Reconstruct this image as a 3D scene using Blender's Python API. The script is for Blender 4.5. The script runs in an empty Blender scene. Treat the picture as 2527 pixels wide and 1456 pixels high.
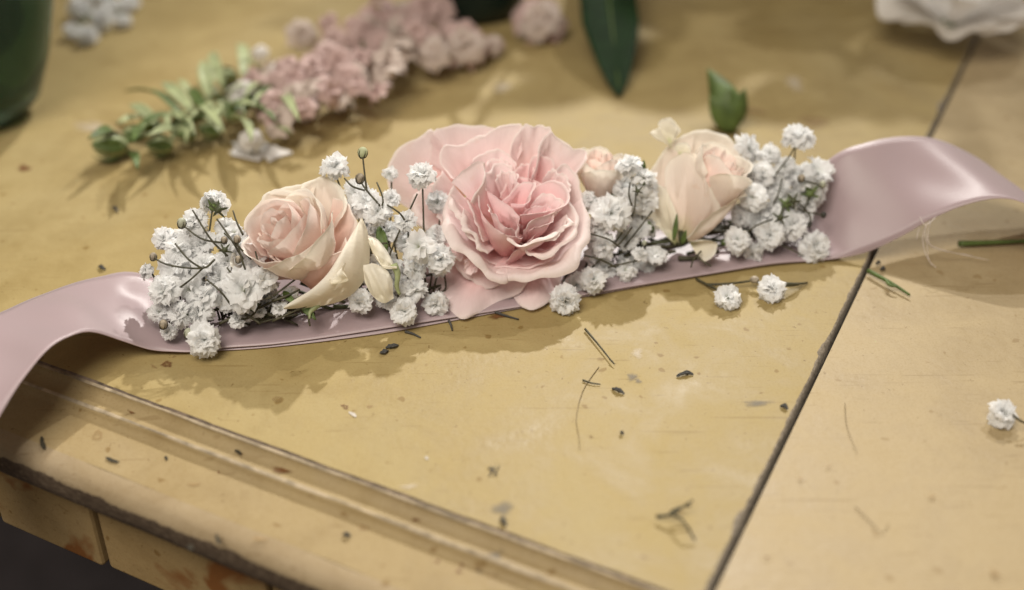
import bpy, math, random
import numpy as np
from mathutils import Vector, Matrix

# ------------------------------------------------------------------ camera, world, lamps, exposure
scene = bpy.context.scene
COL = scene.collection
VW, VH, F = 2527.0, 1456.0, 3000.0          # reference pixel frame used for layout, focal length in those pixels
PITCH = math.radians(33.0)
DIST = 0.40
FW = np.array([0, math.cos(PITCH), -math.sin(PITCH)])
UP = np.array([0, math.sin(PITCH), math.cos(PITCH)])
RT = np.array([1.0, 0, 0])
BK = -FW
CAM = -FW * DIST

cam_data = bpy.data.cameras.new('camera')
cam = bpy.data.objects.new('camera', cam_data)
COL.objects.link(cam)
cam.matrix_world = Matrix(((RT[0], UP[0], BK[0], CAM[0]), (RT[1], UP[1], BK[1], CAM[1]), (RT[2], UP[2], BK[2], CAM[2]), (0, 0, 0, 1)))
cam_data.sensor_width = 36.0
cam_data.lens = F / VW * 36.0
cam_data.clip_start = 0.01
cam_data.clip_end = 50
cam_data.dof.use_dof = True
cam_data.dof.focus_distance = 0.375
cam_data.dof.aperture_fstop = 4.6
scene.camera = cam

world = bpy.data.worlds.new('World')
scene.world = world
world.use_nodes = True
bg = world.node_tree.nodes['Background']
bg.inputs[0].default_value = (1.0, 0.86, 0.70, 1)
bg.inputs[1].default_value = 0.22


def spot(name, loc, target, energy, size_deg, blend, radius, color):
    d = bpy.data.lights.new(name, 'SPOT')
    d.energy = energy
    d.spot_size = math.radians(size_deg)
    d.spot_blend = blend
    d.shadow_soft_size = radius
    d.color = color
    o = bpy.data.objects.new(name, d)
    COL.objects.link(o)
    o.location = loc
    o.rotation_euler = (Vector(target) - Vector(loc)).to_track_quat('-Z', 'Y').to_euler()
    return o


spot('ceiling_spot_lamp', (0.20, 1.15, 1.06), (-0.10, -0.02, 0), 80, 29, 1.0, 0.016, (1.0, 0.965, 0.90))
spot('ceiling_spot_lamp', (0.68, 1.05, 1.35), (-0.10, -0.02, 0), 36, 29, 1.0, 0.016, (1.0, 0.965, 0.90))
ad = bpy.data.lights.new('fill_lamp', 'AREA')  # added soft fill, brightens flower fronts and lifts the shadows
ad.energy = 3.1
ad.size = 0.5
ad.spread = math.radians(110)
ad.color = (1.0, 0.92, 0.81)
ao = bpy.data.objects.new('fill_lamp', ad)
COL.objects.link(ao)
ao.location = (-0.22, -0.46, 0.82)
ao.rotation_euler = (Vector((0.02, -0.08, 0)) - ao.location).to_track_quat('-Z', 'Y').to_euler()

scene.view_settings.view_transform = 'Standard'
scene.view_settings.look = 'None'
scene.view_settings.exposure = 0.0
scene.view_settings.gamma = 1.0
scene.cycles.max_bounces = 8
scene.cycles.use_denoising = True

# ------------------------------------------------------------------ layout helpers
rng = np.random.default_rng(7)


def ray(x, y):
    return FW + RT * (x - VW / 2) / F + UP * (VH / 2 - y) / F


def P(x, y, z=0.0):
    """point of the plane at height z (cm) seen at layout pixel x, y"""
    d = ray(x, y)
    return CAM + d * ((z * 0.01 - CAM[2]) / d[2])


def Q(x, y, depth):
    return CAM + ray(x, y) * depth


def above(p, x, y, zmin):
    """keep a point over the table: slide it along its sight line to height zmin (cm)"""
    return P(x, y, zmin) if p[2] < zmin * 0.01 else p


def depth_of(p):
    return float(np.dot(np.asarray(p) - CAM, FW))


def vv(x, y, z):
    """view-aligned vector in cm: right, up, towards the camera"""
    return (RT * x + UP * y + BK * z) * 0.01


def unit(v):
    v = np.asarray(v, float)
    return v / (np.linalg.norm(v) + 1e-12)


def catmull(pts, n):
    pts = np.asarray(pts, float)
    m = len(pts)
    ext = np.vstack([2 * pts[0] - pts[1], pts, 2 * pts[-1] - pts[-2]])
    out = []
    for t in np.linspace(0, m - 1, n):
        i = min(int(t), m - 2)
        f = t - i
        p0, p1, p2, p3 = ext[i], ext[i + 1], ext[i + 2], ext[i + 3]
        out.append(0.5 * ((2 * p1) + (-p0 + p2) * f + (2 * p0 - 5 * p1 + 4 * p2 - p3) * f * f + (-p0 + 3 * p1 - 3 * p2 + p3) * f ** 3))
    return np.array(out)


def wob(t, seed, octs=4, base=1.0):
    """smooth 1-D wobble in about -1..1"""
    r = np.random.default_rng(seed)
    t = np.asarray(t, float)
    o = np.zeros_like(t)
    a = 1.0
    f = base
    for k in range(octs):
        o = o + a * np.sin(t * f * 6.283 + r.uniform(0, 6.28))
        a *= 0.6
        f *= r.uniform(1.7, 2.3)
    return o / 1.8


def mesh_data(name, verts, faces, mat, smooth=True, uvs=None):
    me = bpy.data.meshes.new(name)
    me.from_pydata([tuple(map(float, v)) for v in verts], [], [tuple(map(int, f)) for f in faces])
    if uvs is not None:
        ul = me.uv_layers.new(name='UVMap')
        idx = np.zeros(len(me.loops), dtype=np.int32)
        me.loops.foreach_get('vertex_index', idx)
        ul.data.foreach_set('uv', np.asarray(uvs, np.float32)[idx].ravel())
    if smooth:
        me.polygons.foreach_set('use_smooth', [True] * len(me.polygons))
    for m in (mat if isinstance(mat, (list, tuple)) else [mat]):
        me.materials.append(m)
    me.update()
    return me


def link(name, me, parent=None, loc=None):
    o = bpy.data.objects.new(name, me)
    COL.objects.link(o)
    if loc is not None:
        o.location = loc
    if parent is not None:
        o.parent = parent
    return o


def part(name, verts, faces, mat, parent, smooth=True, uvs=None, solid=0.0):
    """mesh given in world coordinates, parented to an unrotated root"""
    off = np.zeros(3)
    p = parent
    while p is not None:
        off += np.array(p.location)
        p = p.parent
    v = np.asarray(verts, float) - off
    o = link(name, mesh_data(name, v, faces, mat, smooth, uvs), parent)
    if solid:
        md = o.modifiers.new('thickness', 'SOLIDIFY')
        md.thickness = solid
        md.offset = 0
    return o


def thing(name, label, cat, loc, group=None):
    o = bpy.data.objects.new(name, None)
    o.empty_display_size = 0.01
    COL.objects.link(o)
    o.location = [float(c) for c in loc]
    tag(o, label, cat, group)
    return o


def tag(o, label, cat, group=None):
    o['label'] = label
    o['category'] = cat
    if group:
        o['group'] = group
    return o


def grid_faces(nu, nv, off=0, wrap=False):
    """rows of nu points, nv rows"""
    fs = []
    for j in range(nv - 1):
        for i in range(nu if wrap else nu - 1):
            a = off + j * nu + i
            b = off + j * nu + (i + 1) % nu
            fs.append((a, b, b + nu, a + nu))
    return fs


def tube(pts, r0, r1=None, sides=6, n=None):
    """tapered tube through points (world); returns verts, faces"""
    r1 = r0 if r1 is None else r1
    pts = np.asarray(pts, float)
    if n:
        pts = catmull(pts, n)
    m = len(pts)
    tang = np.gradient(pts, axis=0)
    ref = np.array([0.13, 0.31, 0.94])
    V = []
    for i in range(m):
        t = unit(tang[i])
        a = np.cross(t, ref)
        if np.linalg.norm(a) < 0.1:
            a = np.cross(t, [1, 0, 0])
        a = unit(a)
        b = np.cross(t, a)
        r = r0 + (r1 - r0) * i / max(1, m - 1)
        for k in range(sides):
            an = 6.2832 * k / sides
            V.append(pts[i] + r * (math.cos(an) * a + math.sin(an) * b))
    Fc = grid_faces(sides, m, 0, True)
    Fc.append(tuple(range(sides))[::-1])
    Fc.append(tuple(range((m - 1) * sides, m * sides)))
    return V, Fc


def join(*vf):
    V, Fc = [], []
    for v, f in vf:
        o = len(V)
        V += list(v)
        Fc += [tuple(i + o for i in q) for q in f]
    return V, Fc


def ball(c, r, axis=(0, 0, 1), stretch=1.0, nu=10, nv=7):
    ax = unit(axis)
    a = unit(np.cross(ax, [0.3, 0.9, 0.2]))
    b = np.cross(ax, a)
    V = []
    for j in range(nv):
        th = math.pi * (j + 0.02) / (nv - 1 + 0.04)
        for i in range(nu):
            ph = 6.2832 * i / nu
            V.append(np.asarray(c) + r * (math.sin(th) * (math.cos(ph) * a + math.sin(ph) * b) - math.cos(th) * stretch * ax))
    return V, grid_faces(nu, nv, 0, True)


# ------------------------------------------------------------------ materials
def nt(name):
    m = bpy.data.materials.new(name)
    m.use_nodes = True
    n = m.node_tree
    for x in list(n.nodes):
        n.nodes.remove(x)
    out = n.nodes.new('ShaderNodeOutputMaterial')
    return m, n, out


def nd(n, typ, **kw):
    x = n.nodes.new(typ)
    for k, v in kw.items():
        if k in ('operation', 'blend_type', 'data_type', 'feature', 'distance', 'interpolation_type', 'noise_dimensions', 'direction_type', 'wave_type', 'bands_direction'):
            setattr(x, k, v)
        else:
            x.inputs[k].default_value = v
    return x


def ramp(n, stops, fac=None, interp='LINEAR'):
    r = n.nodes.new('ShaderNodeValToRGB')
    r.color_ramp.interpolation = interp
    e = r.color_ramp.elements
    while len(e) < len(stops):
        e.new(0.5)
    for el, (p, c) in zip(e, stops):
        el.position = p
        el.color = (c[0], c[1], c[2], 1) if len(c) == 3 else c
    if fac is not None:
        n.links.new(fac, r.inputs[0])
    return r


def mixc(n, fac, a, b, blend='MIX'):
    m = n.nodes.new('ShaderNodeMix')
    m.data_type = 'RGBA'
    m.blend_type = blend
    for s, v in ((0, fac), (6, a), (7, b)):
        if isinstance(v, (int, float)):
            m.inputs[s].default_value = v
        elif isinstance(v, (tuple, list)):
            m.inputs[s].default_value = (v[0], v[1], v[2], 1)
        else:
            n.links.new(v, m.inputs[s])
    return m.outputs[2]


def coords(n, kind='Object'):
    return n.nodes.new('ShaderNodeTexCoord').outputs[kind]


def noise(n, vec, scale, detail=4, rough=0.55, dist=0.0):
    x = nd(n, 'ShaderNodeTexNoise', Scale=scale, Detail=detail, Roughness=rough, Distortion=dist)
    n.links.new(vec, x.inputs['Vector'])
    return x.outputs['Fac']


def bump(n, h, strength, dist):
    b = nd(n, 'ShaderNodeBump', Strength=strength, Distance=dist)
    n.links.new(h, b.inputs['Height'])
    return b.outputs[0]


def simple(name, col, rough=0.5, var=0.15, scale=300.0, trans=0.0, spec=0.4, bmp=0.2):
    m, n, out = nt(name)
    c = coords(n)
    f = noise(n, c, scale, 4)
    lo = tuple(x * (1 - var) for x in col)
    hi = tuple(min(1, x * (1 + var)) for x in col)
    r = ramp(n, [(0.3, lo), (0.7, hi)], f)
    p = nd(n, 'ShaderNodeBsdfPrincipled', Roughness=rough)
    p.inputs['Specular IOR Level'].default_value = spec
    n.links.new(r.outputs[0], p.inputs['Base Color'])
    if bmp:
        n.links.new(bump(n, f, bmp, 0.0004), p.inputs['Normal'])
    if trans:
        t = n.nodes.new('ShaderNodeBsdfTranslucent')
        n.links.new(r.outputs[0], t.inputs[0])
        ms = nd(n, 'ShaderNodeMixShader', Fac=trans)
        n.links.new(p.outputs[0], ms.inputs[1])
        n.links.new(t.outputs[0], ms.inputs[2])
        n.links.new(ms.outputs[0], out.inputs[0])
    else:
        n.links.new(p.outputs[0], out.inputs[0])
    return m


def petal_mat(name, stops, trans=0.36, vein=0.35, edge=None):
    """petal colour runs from claw to rim along UV.y; fine lengthwise veins"""
    m, n, out = nt(name)
    uv = coords(n, 'UV')
    ob = coords(n)
    sp = n.nodes.new('ShaderNodeSeparateXYZ')
    n.links.new(uv, sp.inputs[0])
    nz = noise(n, ob, 90, 4, 0.6)
    ad_ = nd(n, 'ShaderNodeMath', operation='MULTIPLY_ADD')
    n.links.new(nz, ad_.inputs[0])
    ad_.inputs[1].default_value = 0.16
    sub = nd(n, 'ShaderNodeMath', operation='SUBTRACT')
    n.links.new(sp.outputs[1], sub.inputs[0])
    sub.inputs[1].default_value = 0.08
    n.links.new(sub.outputs[0], ad_.inputs[2])
    r = ramp(n, stops, ad_.outputs[0])
    mp = n.nodes.new('ShaderNodeMapping')
    mp.inputs['Scale'].default_value = (60, 4, 1)
    n.links.new(uv, mp.inputs[0])
    vz = noise(n, mp.outputs[0], 1.0, 5, 0.6)
    vr = ramp(n, [(0.3, (0.90, 0.87, 0.86)), (0.65, (1, 1, 1))], vz)
    col = mixc(n, vein, r.outputs[0], vr.outputs[0], 'MULTIPLY')
    blot = noise(n, ob, 260, 3, 0.6)
    br = ramp(n, [(0.62, (1, 1, 1)), (0.78, (0.93, 0.84, 0.76))], blot)
    col = mixc(n, 0.6, col, br.outputs[0], 'MULTIPLY')
    p = nd(n, 'ShaderNodeBsdfPrincipled', Roughness=0.55)
    p.inputs['Specular IOR Level'].default_value = 0.28
    p.inputs['Sheen Weight'].default_value = 0.15
    p.inputs['Sheen Roughness'].default_value = 0.5
    n.links.new(col, p.inputs['Base Color'])
    fine = noise(n, ob, 700, 3, 0.6)
    hm = nd(n, 'ShaderNodeMath', operation='ADD')
    n.links.new(vz, hm.inputs[0])
    n.links.new(fine, hm.inputs[1])
    n.links.new(bump(n, hm.outputs[0], 0.22, 0.0006), p.inputs['Normal'])
    t = n.nodes.new('ShaderNodeBsdfTranslucent')
    n.links.new(col, t.inputs[0])
    ms = nd(n, 'ShaderNodeMixShader', Fac=trans)
    n.links.new(p.outputs[0], ms.inputs[1])
    n.links.new(t.outputs[0], ms.inputs[2])
    n.links.new(ms.outputs[0], out.inputs[0])
    return m


M = {}
M['pink'] = petal_mat('pink rose petal', [(0.0, (0.78, 0.50, 0.30)), (0.22, (0.88, 0.53, 0.52)), (0.6, (0.90, 0.71, 0.71)), (0.85, (0.91, 0.77, 0.76)), (1.0, (0.93, 0.84, 0.81))], 0.28)
M['pinkdeep'] = petal_mat('deep pink rose petal', [(0.0, (0.84, 0.44, 0.42)), (0.5, (0.88, 0.55, 0.55)), (0.85, (0.91, 0.69, 0.69)), (1.0, (0.93, 0.81, 0.79))])
M['peach'] = petal_mat('peach rose petal', [(0.0, (0.88, 0.48, 0.38)), (0.5, (0.92, 0.65, 0.57)), (0.82, (0.93, 0.75, 0.68)), (1.0, (0.94, 0.86, 0.79))], 0.3)
M['blush'] = petal_mat('blush rose petal', [(0.0, (0.80, 0.74, 0.50)), (0.3, (0.90, 0.77, 0.68)), (0.7, (0.92, 0.82, 0.74)), (1.0, (0.94, 0.91, 0.82))])
M['cream'] = petal_mat('cream rose petal', [(0.0, (0.62, 0.66, 0.34)), (0.25, (0.90, 0.85, 0.67)), (0.75, (0.93, 0.88, 0.74)), (1.0, (0.95, 0.92, 0.82))], 0.32)
M['white'] = petal_mat('white gypsophila petal', [(0.0, (0.66, 0.70, 0.46)), (0.3, (0.93, 0.94, 0.90)), (0.5, (0.97, 0.98, 0.98)), (1.0, (0.98, 0.985, 0.99))], 0.46, 0.05)
M['whitebig'] = simple('white flower petal', (0.90, 0.88, 0.86), 0.6, 0.06, 120, 0.45, 0.25, 0.2)
M['stem'] = simple('dark stem', (0.060, 0.055, 0.030), 0.55, 0.45, 500)
M['stemgreen'] = simple('dark green sepal', (0.062, 0.070, 0.030), 0.55, 0.4, 500)
M['paleb'] = simple('pale grey green bud', (0.42, 0.43, 0.33), 0.5, 0.2, 500)
M['green'] = simple('green calyx', (0.14, 0.19, 0.06), 0.5, 0.35, 600, 0.1)
M['lime'] = simple('pale green leaf', (0.40, 0.45, 0.24), 0.5, 0.3, 200, 0.2)
M['leaf'] = simple('green leaf', (0.10, 0.15, 0.04), 0.5, 0.3, 250, 0.12)
M['darkleaf'] = simple('dark green leaf', (0.012, 0.032, 0.010), 0.6, 0.3, 120, 0.05, 0.2)
M['bud'] = simple('brown striped bud', (0.34, 0.29, 0.22), 0.5, 0.5, 900)
M['scrap'] = simple('dried dark scrap', (0.06, 0.058, 0.053), 0.8, 0.5, 900)
M['hair'] = simple('thin fibre', (0.22, 0.16, 0.08), 0.6, 0.2, 300)
M['thread'] = simple('frayed white thread', (0.86, 0.78, 0.72), 0.5, 0.05, 300, 0.2)
M['bgpink'] = simple('dusty pink blossom', (0.60, 0.44, 0.41), 0.6, 0.35, 160, 0.25, 0.25)
M['bgpale'] = simple('pale pink blossom', (0.66, 0.56, 0.50), 0.6, 0.2, 160, 0.25, 0.25)
M['chipwhite'] = simple('bare white chip', (0.50, 0.46, 0.41), 0.7, 0.25, 900)
M['floor'] = simple('dark floor', (0.085, 0.075, 0.085), 0.8, 0.3, 20)
M['pot'] = simple('dark green glaze', (0.008, 0.018, 0.014), 0.35, 0.3, 30)
M['gap'] = simple('dark joint', (0.03, 0.025, 0.02), 0.9, 0.4, 300)
M['groove'] = simple('grimy groove', (0.17, 0.13, 0.10), 0.9, 0.5, 300)
M['arris'] = simple('paint worn pale on the arris', (0.36, 0.295, 0.205), 0.75, 0.5, 170, 0, 0.15)
M['edgegrey'] = simple('chipped grey edge', (0.36, 0.305, 0.235), 0.7, 0.35, 700, 0, 0.3, 0.8)
M['pit'] = simple('pit in the paint', (0.035, 0.03, 0.018), 0.8, 0.5, 900)


def paint(name, c0, c1, c2, speck=1.0, rough=0.50):
    """old glossy cream paint: patches, drips, specks, brush relief"""
    m, n, out = nt(name)
    ob = coords(n)
    big = noise(n, ob, 9, 5, 0.6, 0.6)
    r = ramp(n, [(0.30, c0), (0.52, c1), (0.72, c2)], big)
    col = r.outputs[0]
    med = noise(n, ob, 45, 5, 0.65, 0.4)
    rm = ramp(n, [(0.32, (0.80, 0.77, 0.72)), (0.6, (1, 1, 1))], med)
    col = mixc(n, 0.8, col, rm.outputs[0], 'MULTIPLY')
    # round tan drips
    for sc, th, dark, sd in ((170, 0.19, (0.62, 0.52, 0.36), 0.0), (420, 0.15, (0.42, 0.33, 0.22), 3.1), (85, 0.09, (0.80, 0.72, 0.58), 7.7)):
        mp = n.nodes.new('ShaderNodeMapping')
        mp.inputs['Location'].default_value = (sd, sd * 0.7, 0)
        n.links.new(ob, mp.inputs[0])
        dn = nd(n, 'ShaderNodeTexNoise', Scale=sc * 1.5, Detail=2.0)
        n.links.new(mp.outputs[0], dn.inputs['Vector'])
        vm = mixc(n, 0.004, mp.outputs[0], dn.outputs['Color'])
        v = nd(n, 'ShaderNodeTexVoronoi', Scale=sc, Randomness=1.0)
        n.links.new(vm, v.inputs['Vector'])
        pr = n.nodes.new('ShaderNodeSeparateColor')
        n.links.new(v.outputs['Color'], pr.inputs[0])
        gate = nd(n, 'ShaderNodeMath', operation='MULTIPLY')
        gate.inputs[1].default_value = th * 2.2
        n.links.new(pr.outputs[0], gate.inputs[0])
        gate2 = nd(n, 'ShaderNodeMath', operation='SUBTRACT')
        n.links.new(gate.outputs[0], gate2.inputs[0])
        gate2.inputs[1].default_value = th * 0.9
        lt = nd(n, 'ShaderNodeMath', operation='SUBTRACT')
        n.links.new(gate2.outputs[0], lt.inputs[0])
        n.links.new(v.outputs['Distance'], lt.inputs[1])
        sm = ramp(n, [(0.0, (0, 0, 0)), (0.07, (1, 1, 1))], lt.outputs[0])
        f2 = nd(n, 'ShaderNodeMath', operation='MULTIPLY')
        n.links.new(sm.outputs[0], f2.inputs[0])
        f2.inputs[1].default_value = 0.75 * speck
        col = mixc(n, f2.outputs[0], col, mixc(n, 1.0, col, dark, 'MULTIPLY'))
    # fine scratches in two directions
    for ang, sc_ in ((0.5, 210.0), (-0.9, 160.0), (1.5, 120.0)):
        mp = n.nodes.new('ShaderNodeMapping')
        mp.inputs['Rotation'].default_value = (0, 0, ang)
        mp.inputs['Scale'].default_value = (0.05, 1, 1)
        n.links.new(ob, mp.inputs[0])
        sn = noise(n, mp.outputs[0], sc_ * 4, 2, 0.5, 0.3)
        sr = ramp(n, [(0.69, (1, 1, 1)), (0.72, (0.72, 0.67, 0.60))], sn)
        col = mixc(n, 0.55, col, sr.outputs[0], 'MULTIPLY')
    grime = noise(n, ob, 1400, 3, 0.7)
    gr = ramp(n, [(0.30, (0.86, 0.82, 0.74)), (0.5, (1, 1, 1))], grime)
    col = mixc(n, 0.8, col, gr.outputs[0], 'MULTIPLY')
    p = nd(n, 'ShaderNodeBsdfPrincipled', Roughness=rough)
    p.inputs['Specular IOR Level'].default_value = 0.22
    n.links.new(col, p.inputs['Base Color'])
    rr = ramp(n, [(0.3, (rough - 0.1,) * 3), (0.7, (rough + 0.15,) * 3)], med)
    n.links.new(rr.outputs[0], p.inputs['Roughness'])
    h = nd(n, 'ShaderNodeMath', operation='MULTIPLY_ADD')
    n.links.new(noise(n, ob, 380, 4, 0.6), h.inputs[0])
    h.inputs[1].default_value = 0.5
    n.links.new(noise(n, ob, 70, 3), h.inputs[2])
    n.links.new(bump(n, h.outputs[0], 0.26, 0.0012), p.inputs['Normal'])
    n.links.new(p.outputs[0], out.inputs[0])
    return m, n, p, col


M['paint'] = paint('old cream paint', (0.352, 0.269, 0.113), (0.372, 0.286, 0.127), (0.377, 0.300, 0.148))[0]
M['paint2'] = paint('paler cream paint', (0.417, 0.325, 0.182), (0.430, 0.339, 0.198), (0.430, 0.344, 0.212), 0.7, 0.48)[0]
M['paint3'] = paint('scuffed cream paint', (0.318, 0.239, 0.119), (0.359, 0.273, 0.141), (0.364, 0.289, 0.176), 1.0, 0.5)[0]


def rim_mat():
    """rounded table rim: paint worn through to brown wood along the nose (UV.y runs over the profile)"""
    m, n, p, col = paint('worn painted rim', (0.327, 0.249, 0.146), (0.364, 0.284, 0.176), (0.377, 0.313, 0.230), 1.0, 0.45)
    uv = coords(n, 'UV')
    ob = coords(n)
    sp = n.nodes.new('ShaderNodeSeparateXYZ')
    n.links.new(uv, sp.inputs[0])
    nz = noise(n, ob, 75, 9, 0.72, 0.5)
    a = nd(n, 'ShaderNodeMath', operation='MULTIPLY_ADD')
    n.links.new(nz, a.inputs[0])
    a.inputs[1].default_value = 0.5
    n.links.new(sp.outputs[1], a.inputs[2])
    band = ramp(n, [(0.0, (0, 0, 0)), (0.76, (0, 0, 0)), (0.775, (1, 1, 1)), (1.0, (1, 1, 1))], a.outputs[0])
    mp = n.nodes.new('ShaderNodeMapping')
    mp.inputs['Rotation'].default_value = (0, 0, math.radians(28))
    mp.inputs['Scale'].default_value = (1, 9, 9)
    n.links.new(ob, mp.inputs[0])
    wood = ramp(n, [(0.3, (0.060, 0.042, 0.030)), (0.55, (0.11, 0.08, 0.055)), (0.75, (0.20, 0.155, 0.11))], noise(n, mp.outputs[0], 110, 5, 0.65))
    c2 = mixc(n, band.outputs[0], col, wood.outputs[0])
    n.links.new(c2, p.inputs['Base Color'])
    return m


M['rim'] = rim_mat()


def apron_mat():
    m, n, p, col = paint('rusty painted apron', (0.36, 0.245, 0.11), (0.40, 0.28, 0.13), (0.41, 0.30, 0.16), 1.0, 0.6)
    ob = coords(n)
    f = noise(n, ob, 26, 3, 0.5, 1.2)
    r = ramp(n, [(0.52, (0, 0, 0)), (0.60, (1, 1, 1))], f)
    c2 = mixc(n, r.outputs[0], col, (0.24, 0.10, 0.03))
    n.links.new(c2, p.inputs['Base Color'])
    return m


M['apron'] = apron_mat()


def satin():
    m, n, out = nt('satin ribbon')
    uv = coords(n, 'UV')
    mp = n.nodes.new('ShaderNodeMapping')
    mp.inputs['Scale'].default_value = (420, 40, 1)
    n.links.new(uv, mp.inputs[0])
    weave = noise(n, mp.outputs[0], 1.0, 3, 0.6)
    sp = n.nodes.new('ShaderNodeSeparateXYZ')
    n.links.new(uv, sp.inputs[0])
    edge = ramp(n, [(0.0, (0.64, 0.51, 0.53)), (0.025, (0.49, 0.38, 0.40)), (0.975, (0.49, 0.38, 0.40)), (1.0, (0.64, 0.51, 0.53))], sp.outputs[1])
    wr = ramp(n, [(0.25, (0.90, 0.89, 0.90)), (0.75, (1, 1, 1))], weave)
    col = mixc(n, 0.7, edge.outputs[0], wr.outputs[0], 'MULTIPLY')
    p = nd(n, 'ShaderNodeBsdfPrincipled', Roughness=0.39)
    p.inputs['Specular IOR Level'].default_value = 0.6
    p.inputs['Anisotropic'].default_value = 0.65
    p.inputs['Sheen Weight'].default_value = 0.25
    n.links.new(col, p.inputs['Base Color'])
    tg = n.nodes.new('ShaderNodeTangent')
    tg.direction_type = 'UV_MAP'
    n.links.new(tg.outputs[0], p.inputs['Tangent'])
    n.links.new(bump(n, weave, 0.16, 0.0003), p.inputs['Normal'])
    t = n.nodes.new('ShaderNodeBsdfTranslucent')
    t.inputs[0].default_value = (0.48, 0.32, 0.33, 1)
    ms = nd(n, 'ShaderNodeMixShader', Fac=0.22)
    n.links.new(p.outputs[0], ms.inputs[1])
    n.links.new(t.outputs[0], ms.inputs[2])
    n.links.new(ms.outputs[0], out.inputs[0])
    return m


M['satin'] = satin()


def glass_green():
    m, n, out = nt('green glass')
    p = nd(n, 'ShaderNodeBsdfPrincipled', Roughness=0.12)
    p.inputs['Base Color'].default_value = (0.22, 0.34, 0.26, 1)
    p.inputs['Transmission Weight'].default_value = 0.85
    p.inputs['IOR'].default_value = 1.15
    n.links.new(p.outputs[0], out.inputs[0])
    return m


M['glass'] = glass_green()


def stain_mat(name, col, cover, ring=False):
    """soft-edged mark: cover fades along UV.x from the middle (0) to the outline (1)"""
    m, n, out = nt(name)
    ob = coords(n)
    sp = n.nodes.new('ShaderNodeSeparateXYZ')
    n.links.new(coords(n, 'UV'), sp.inputs[0])
    f = noise(n, ob, 600, 4, 0.7)
    a = nd(n, 'ShaderNodeMath', operation='MULTIPLY_ADD')
    n.links.new(f, a.inputs[0])
    a.inputs[1].default_value = 0.7
    n.links.new(sp.outputs[0], a.inputs[2])
    if ring:
        r = ramp(n, [(0.40, (cover * 0.1,) * 3), (0.75, (cover * 0.9,) * 3), (0.85, (cover * 0.5,) * 3), (1.0, (0, 0, 0))], a.outputs[0])
    else:
        r = ramp(n, [(0.45, (cover,) * 3), (0.7, (cover * 0.7,) * 3), (1.0, (0, 0, 0))], a.outputs[0])
    p = nd(n, 'ShaderNodeBsdfPrincipled', Roughness=0.6)
    p.inputs['Base Color'].default_value = (*col, 1)
    t = n.nodes.new('ShaderNodeBsdfTransparent')
    ms = nd(n, 'ShaderNodeMixShader')
    n.links.new(r.outputs[0], ms.inputs[0])
    n.links.new(t.outputs[0], ms.inputs[1])
    n.links.new(p.outputs[0], ms.inputs[2])
    n.links.new(ms.outputs[0], out.inputs[0])
    return m


for k_, c_, v_ in (('rust', (0.17, 0.07, 0.02), 1.0), ('grey', (0.15, 0.14, 0.125), 0.5), ('tan', (0.36, 0.24, 0.10), 0.6), ('pale', (0.70, 0.62, 0.50), 0.45)):
    M[k_] = stain_mat(k_ + ' stain', c_, v_)
    M[k_ + '_ring'] = stain_mat(k_ + ' ring stain', c_, v_ * 0.8, True)

# ------------------------------------------------------------------ the table
def line_fit(pix, z):
    A = np.array([P(x, y, z)[:2] for x, y in pix])
    c = A.mean(0)
    d = np.linalg.svd(A - c)[2][0]
    return c, d


Z1, Z2, Z3 = 0.0, -0.38, -0.66            # cm: panel, first step, edge board
c1, d1 = line_fit([(105, 885), (288, 962), (600, 1087), (950, 1207), (1220, 1305), (1490, 1393)], Z1)
cj, dj = line_fit([(2416, 81), (2296, 335), (2152, 619), (2010, 900), (1865, 1248), (1751, 1453)], Z1)
if d1[0] > 0: d1 = -d1                    # runs to the left
if dj[1] < 0: dj = -dj                    # runs away from the viewer
nrm = np.array([d1[1], -d1[0]])
if nrm[1] > 0: nrm = -nrm                 # outward, towards the viewer
c2, _ = line_fit([(130, 952), (380, 1062), (744, 1222), (1060, 1335), (1390, 1450)], Z2)
c3, _ = line_fit([(0, 1091), (250, 1210), (480, 1310), (612, 1370), (816, 1442)], Z3 - 0.25)
s2 = float(np.dot(c2 - c1, nrm))
s3 = float(np.dot(c3 - c1, nrm))
# corner = joint meets panel edge
A = np.column_stack([d1, -dj])
tt = np.linalg.solve(A, cj - c1)
corner = c1 + d1 * tt[0]
LEFT, FAR = 0.62, 0.85
table = thing('work_table', 'old cream painted wooden table with stepped moulded front edge and worn rim', 'table', (0, 0, -0.75))


def xyz(p2, z):
    return np.array([p2[0], p2[1], z])


# top panel: top sheet with a crumbled bevel along joint, thickness
GAP = 0.0012
npts = 520
tj = np.linspace(0, FAR, npts)
jag = np.abs(wob(tj * 34, 3, 5)) * 0.0006 + np.clip(wob(tj * 11, 5, 4) - 0.55, 0, 1) * 0.0035
jag[0] = 0
nj = np.array([dj[1], -dj[0]])            # to the right across the joint
topv, topf = [], []
PB = 0.0009
for i, t in enumerate(tj):
    base = corner + dj * t
    topv.append(xyz(base - nj * (PB + jag[i]), 0.0))                      # sheet edge
    topv.append(xyz(base - nj * (0.0004 + 0.3 * jag[i]), -0.0006 - 0.3 * jag[i]))
    topv.append(xyz(base, -0.0045))
nl = 80
lv = []
for k in range(npts - 1):
    a = 3 * k
    topf.append((a, a + 1, a + 4, a + 3))
    topf.append((a + 1, a + 2, a + 5, a + 4))
edge_faces = list(topf)
part('bevel', topv, edge_faces, M['edgegrey'], table, True)
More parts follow.
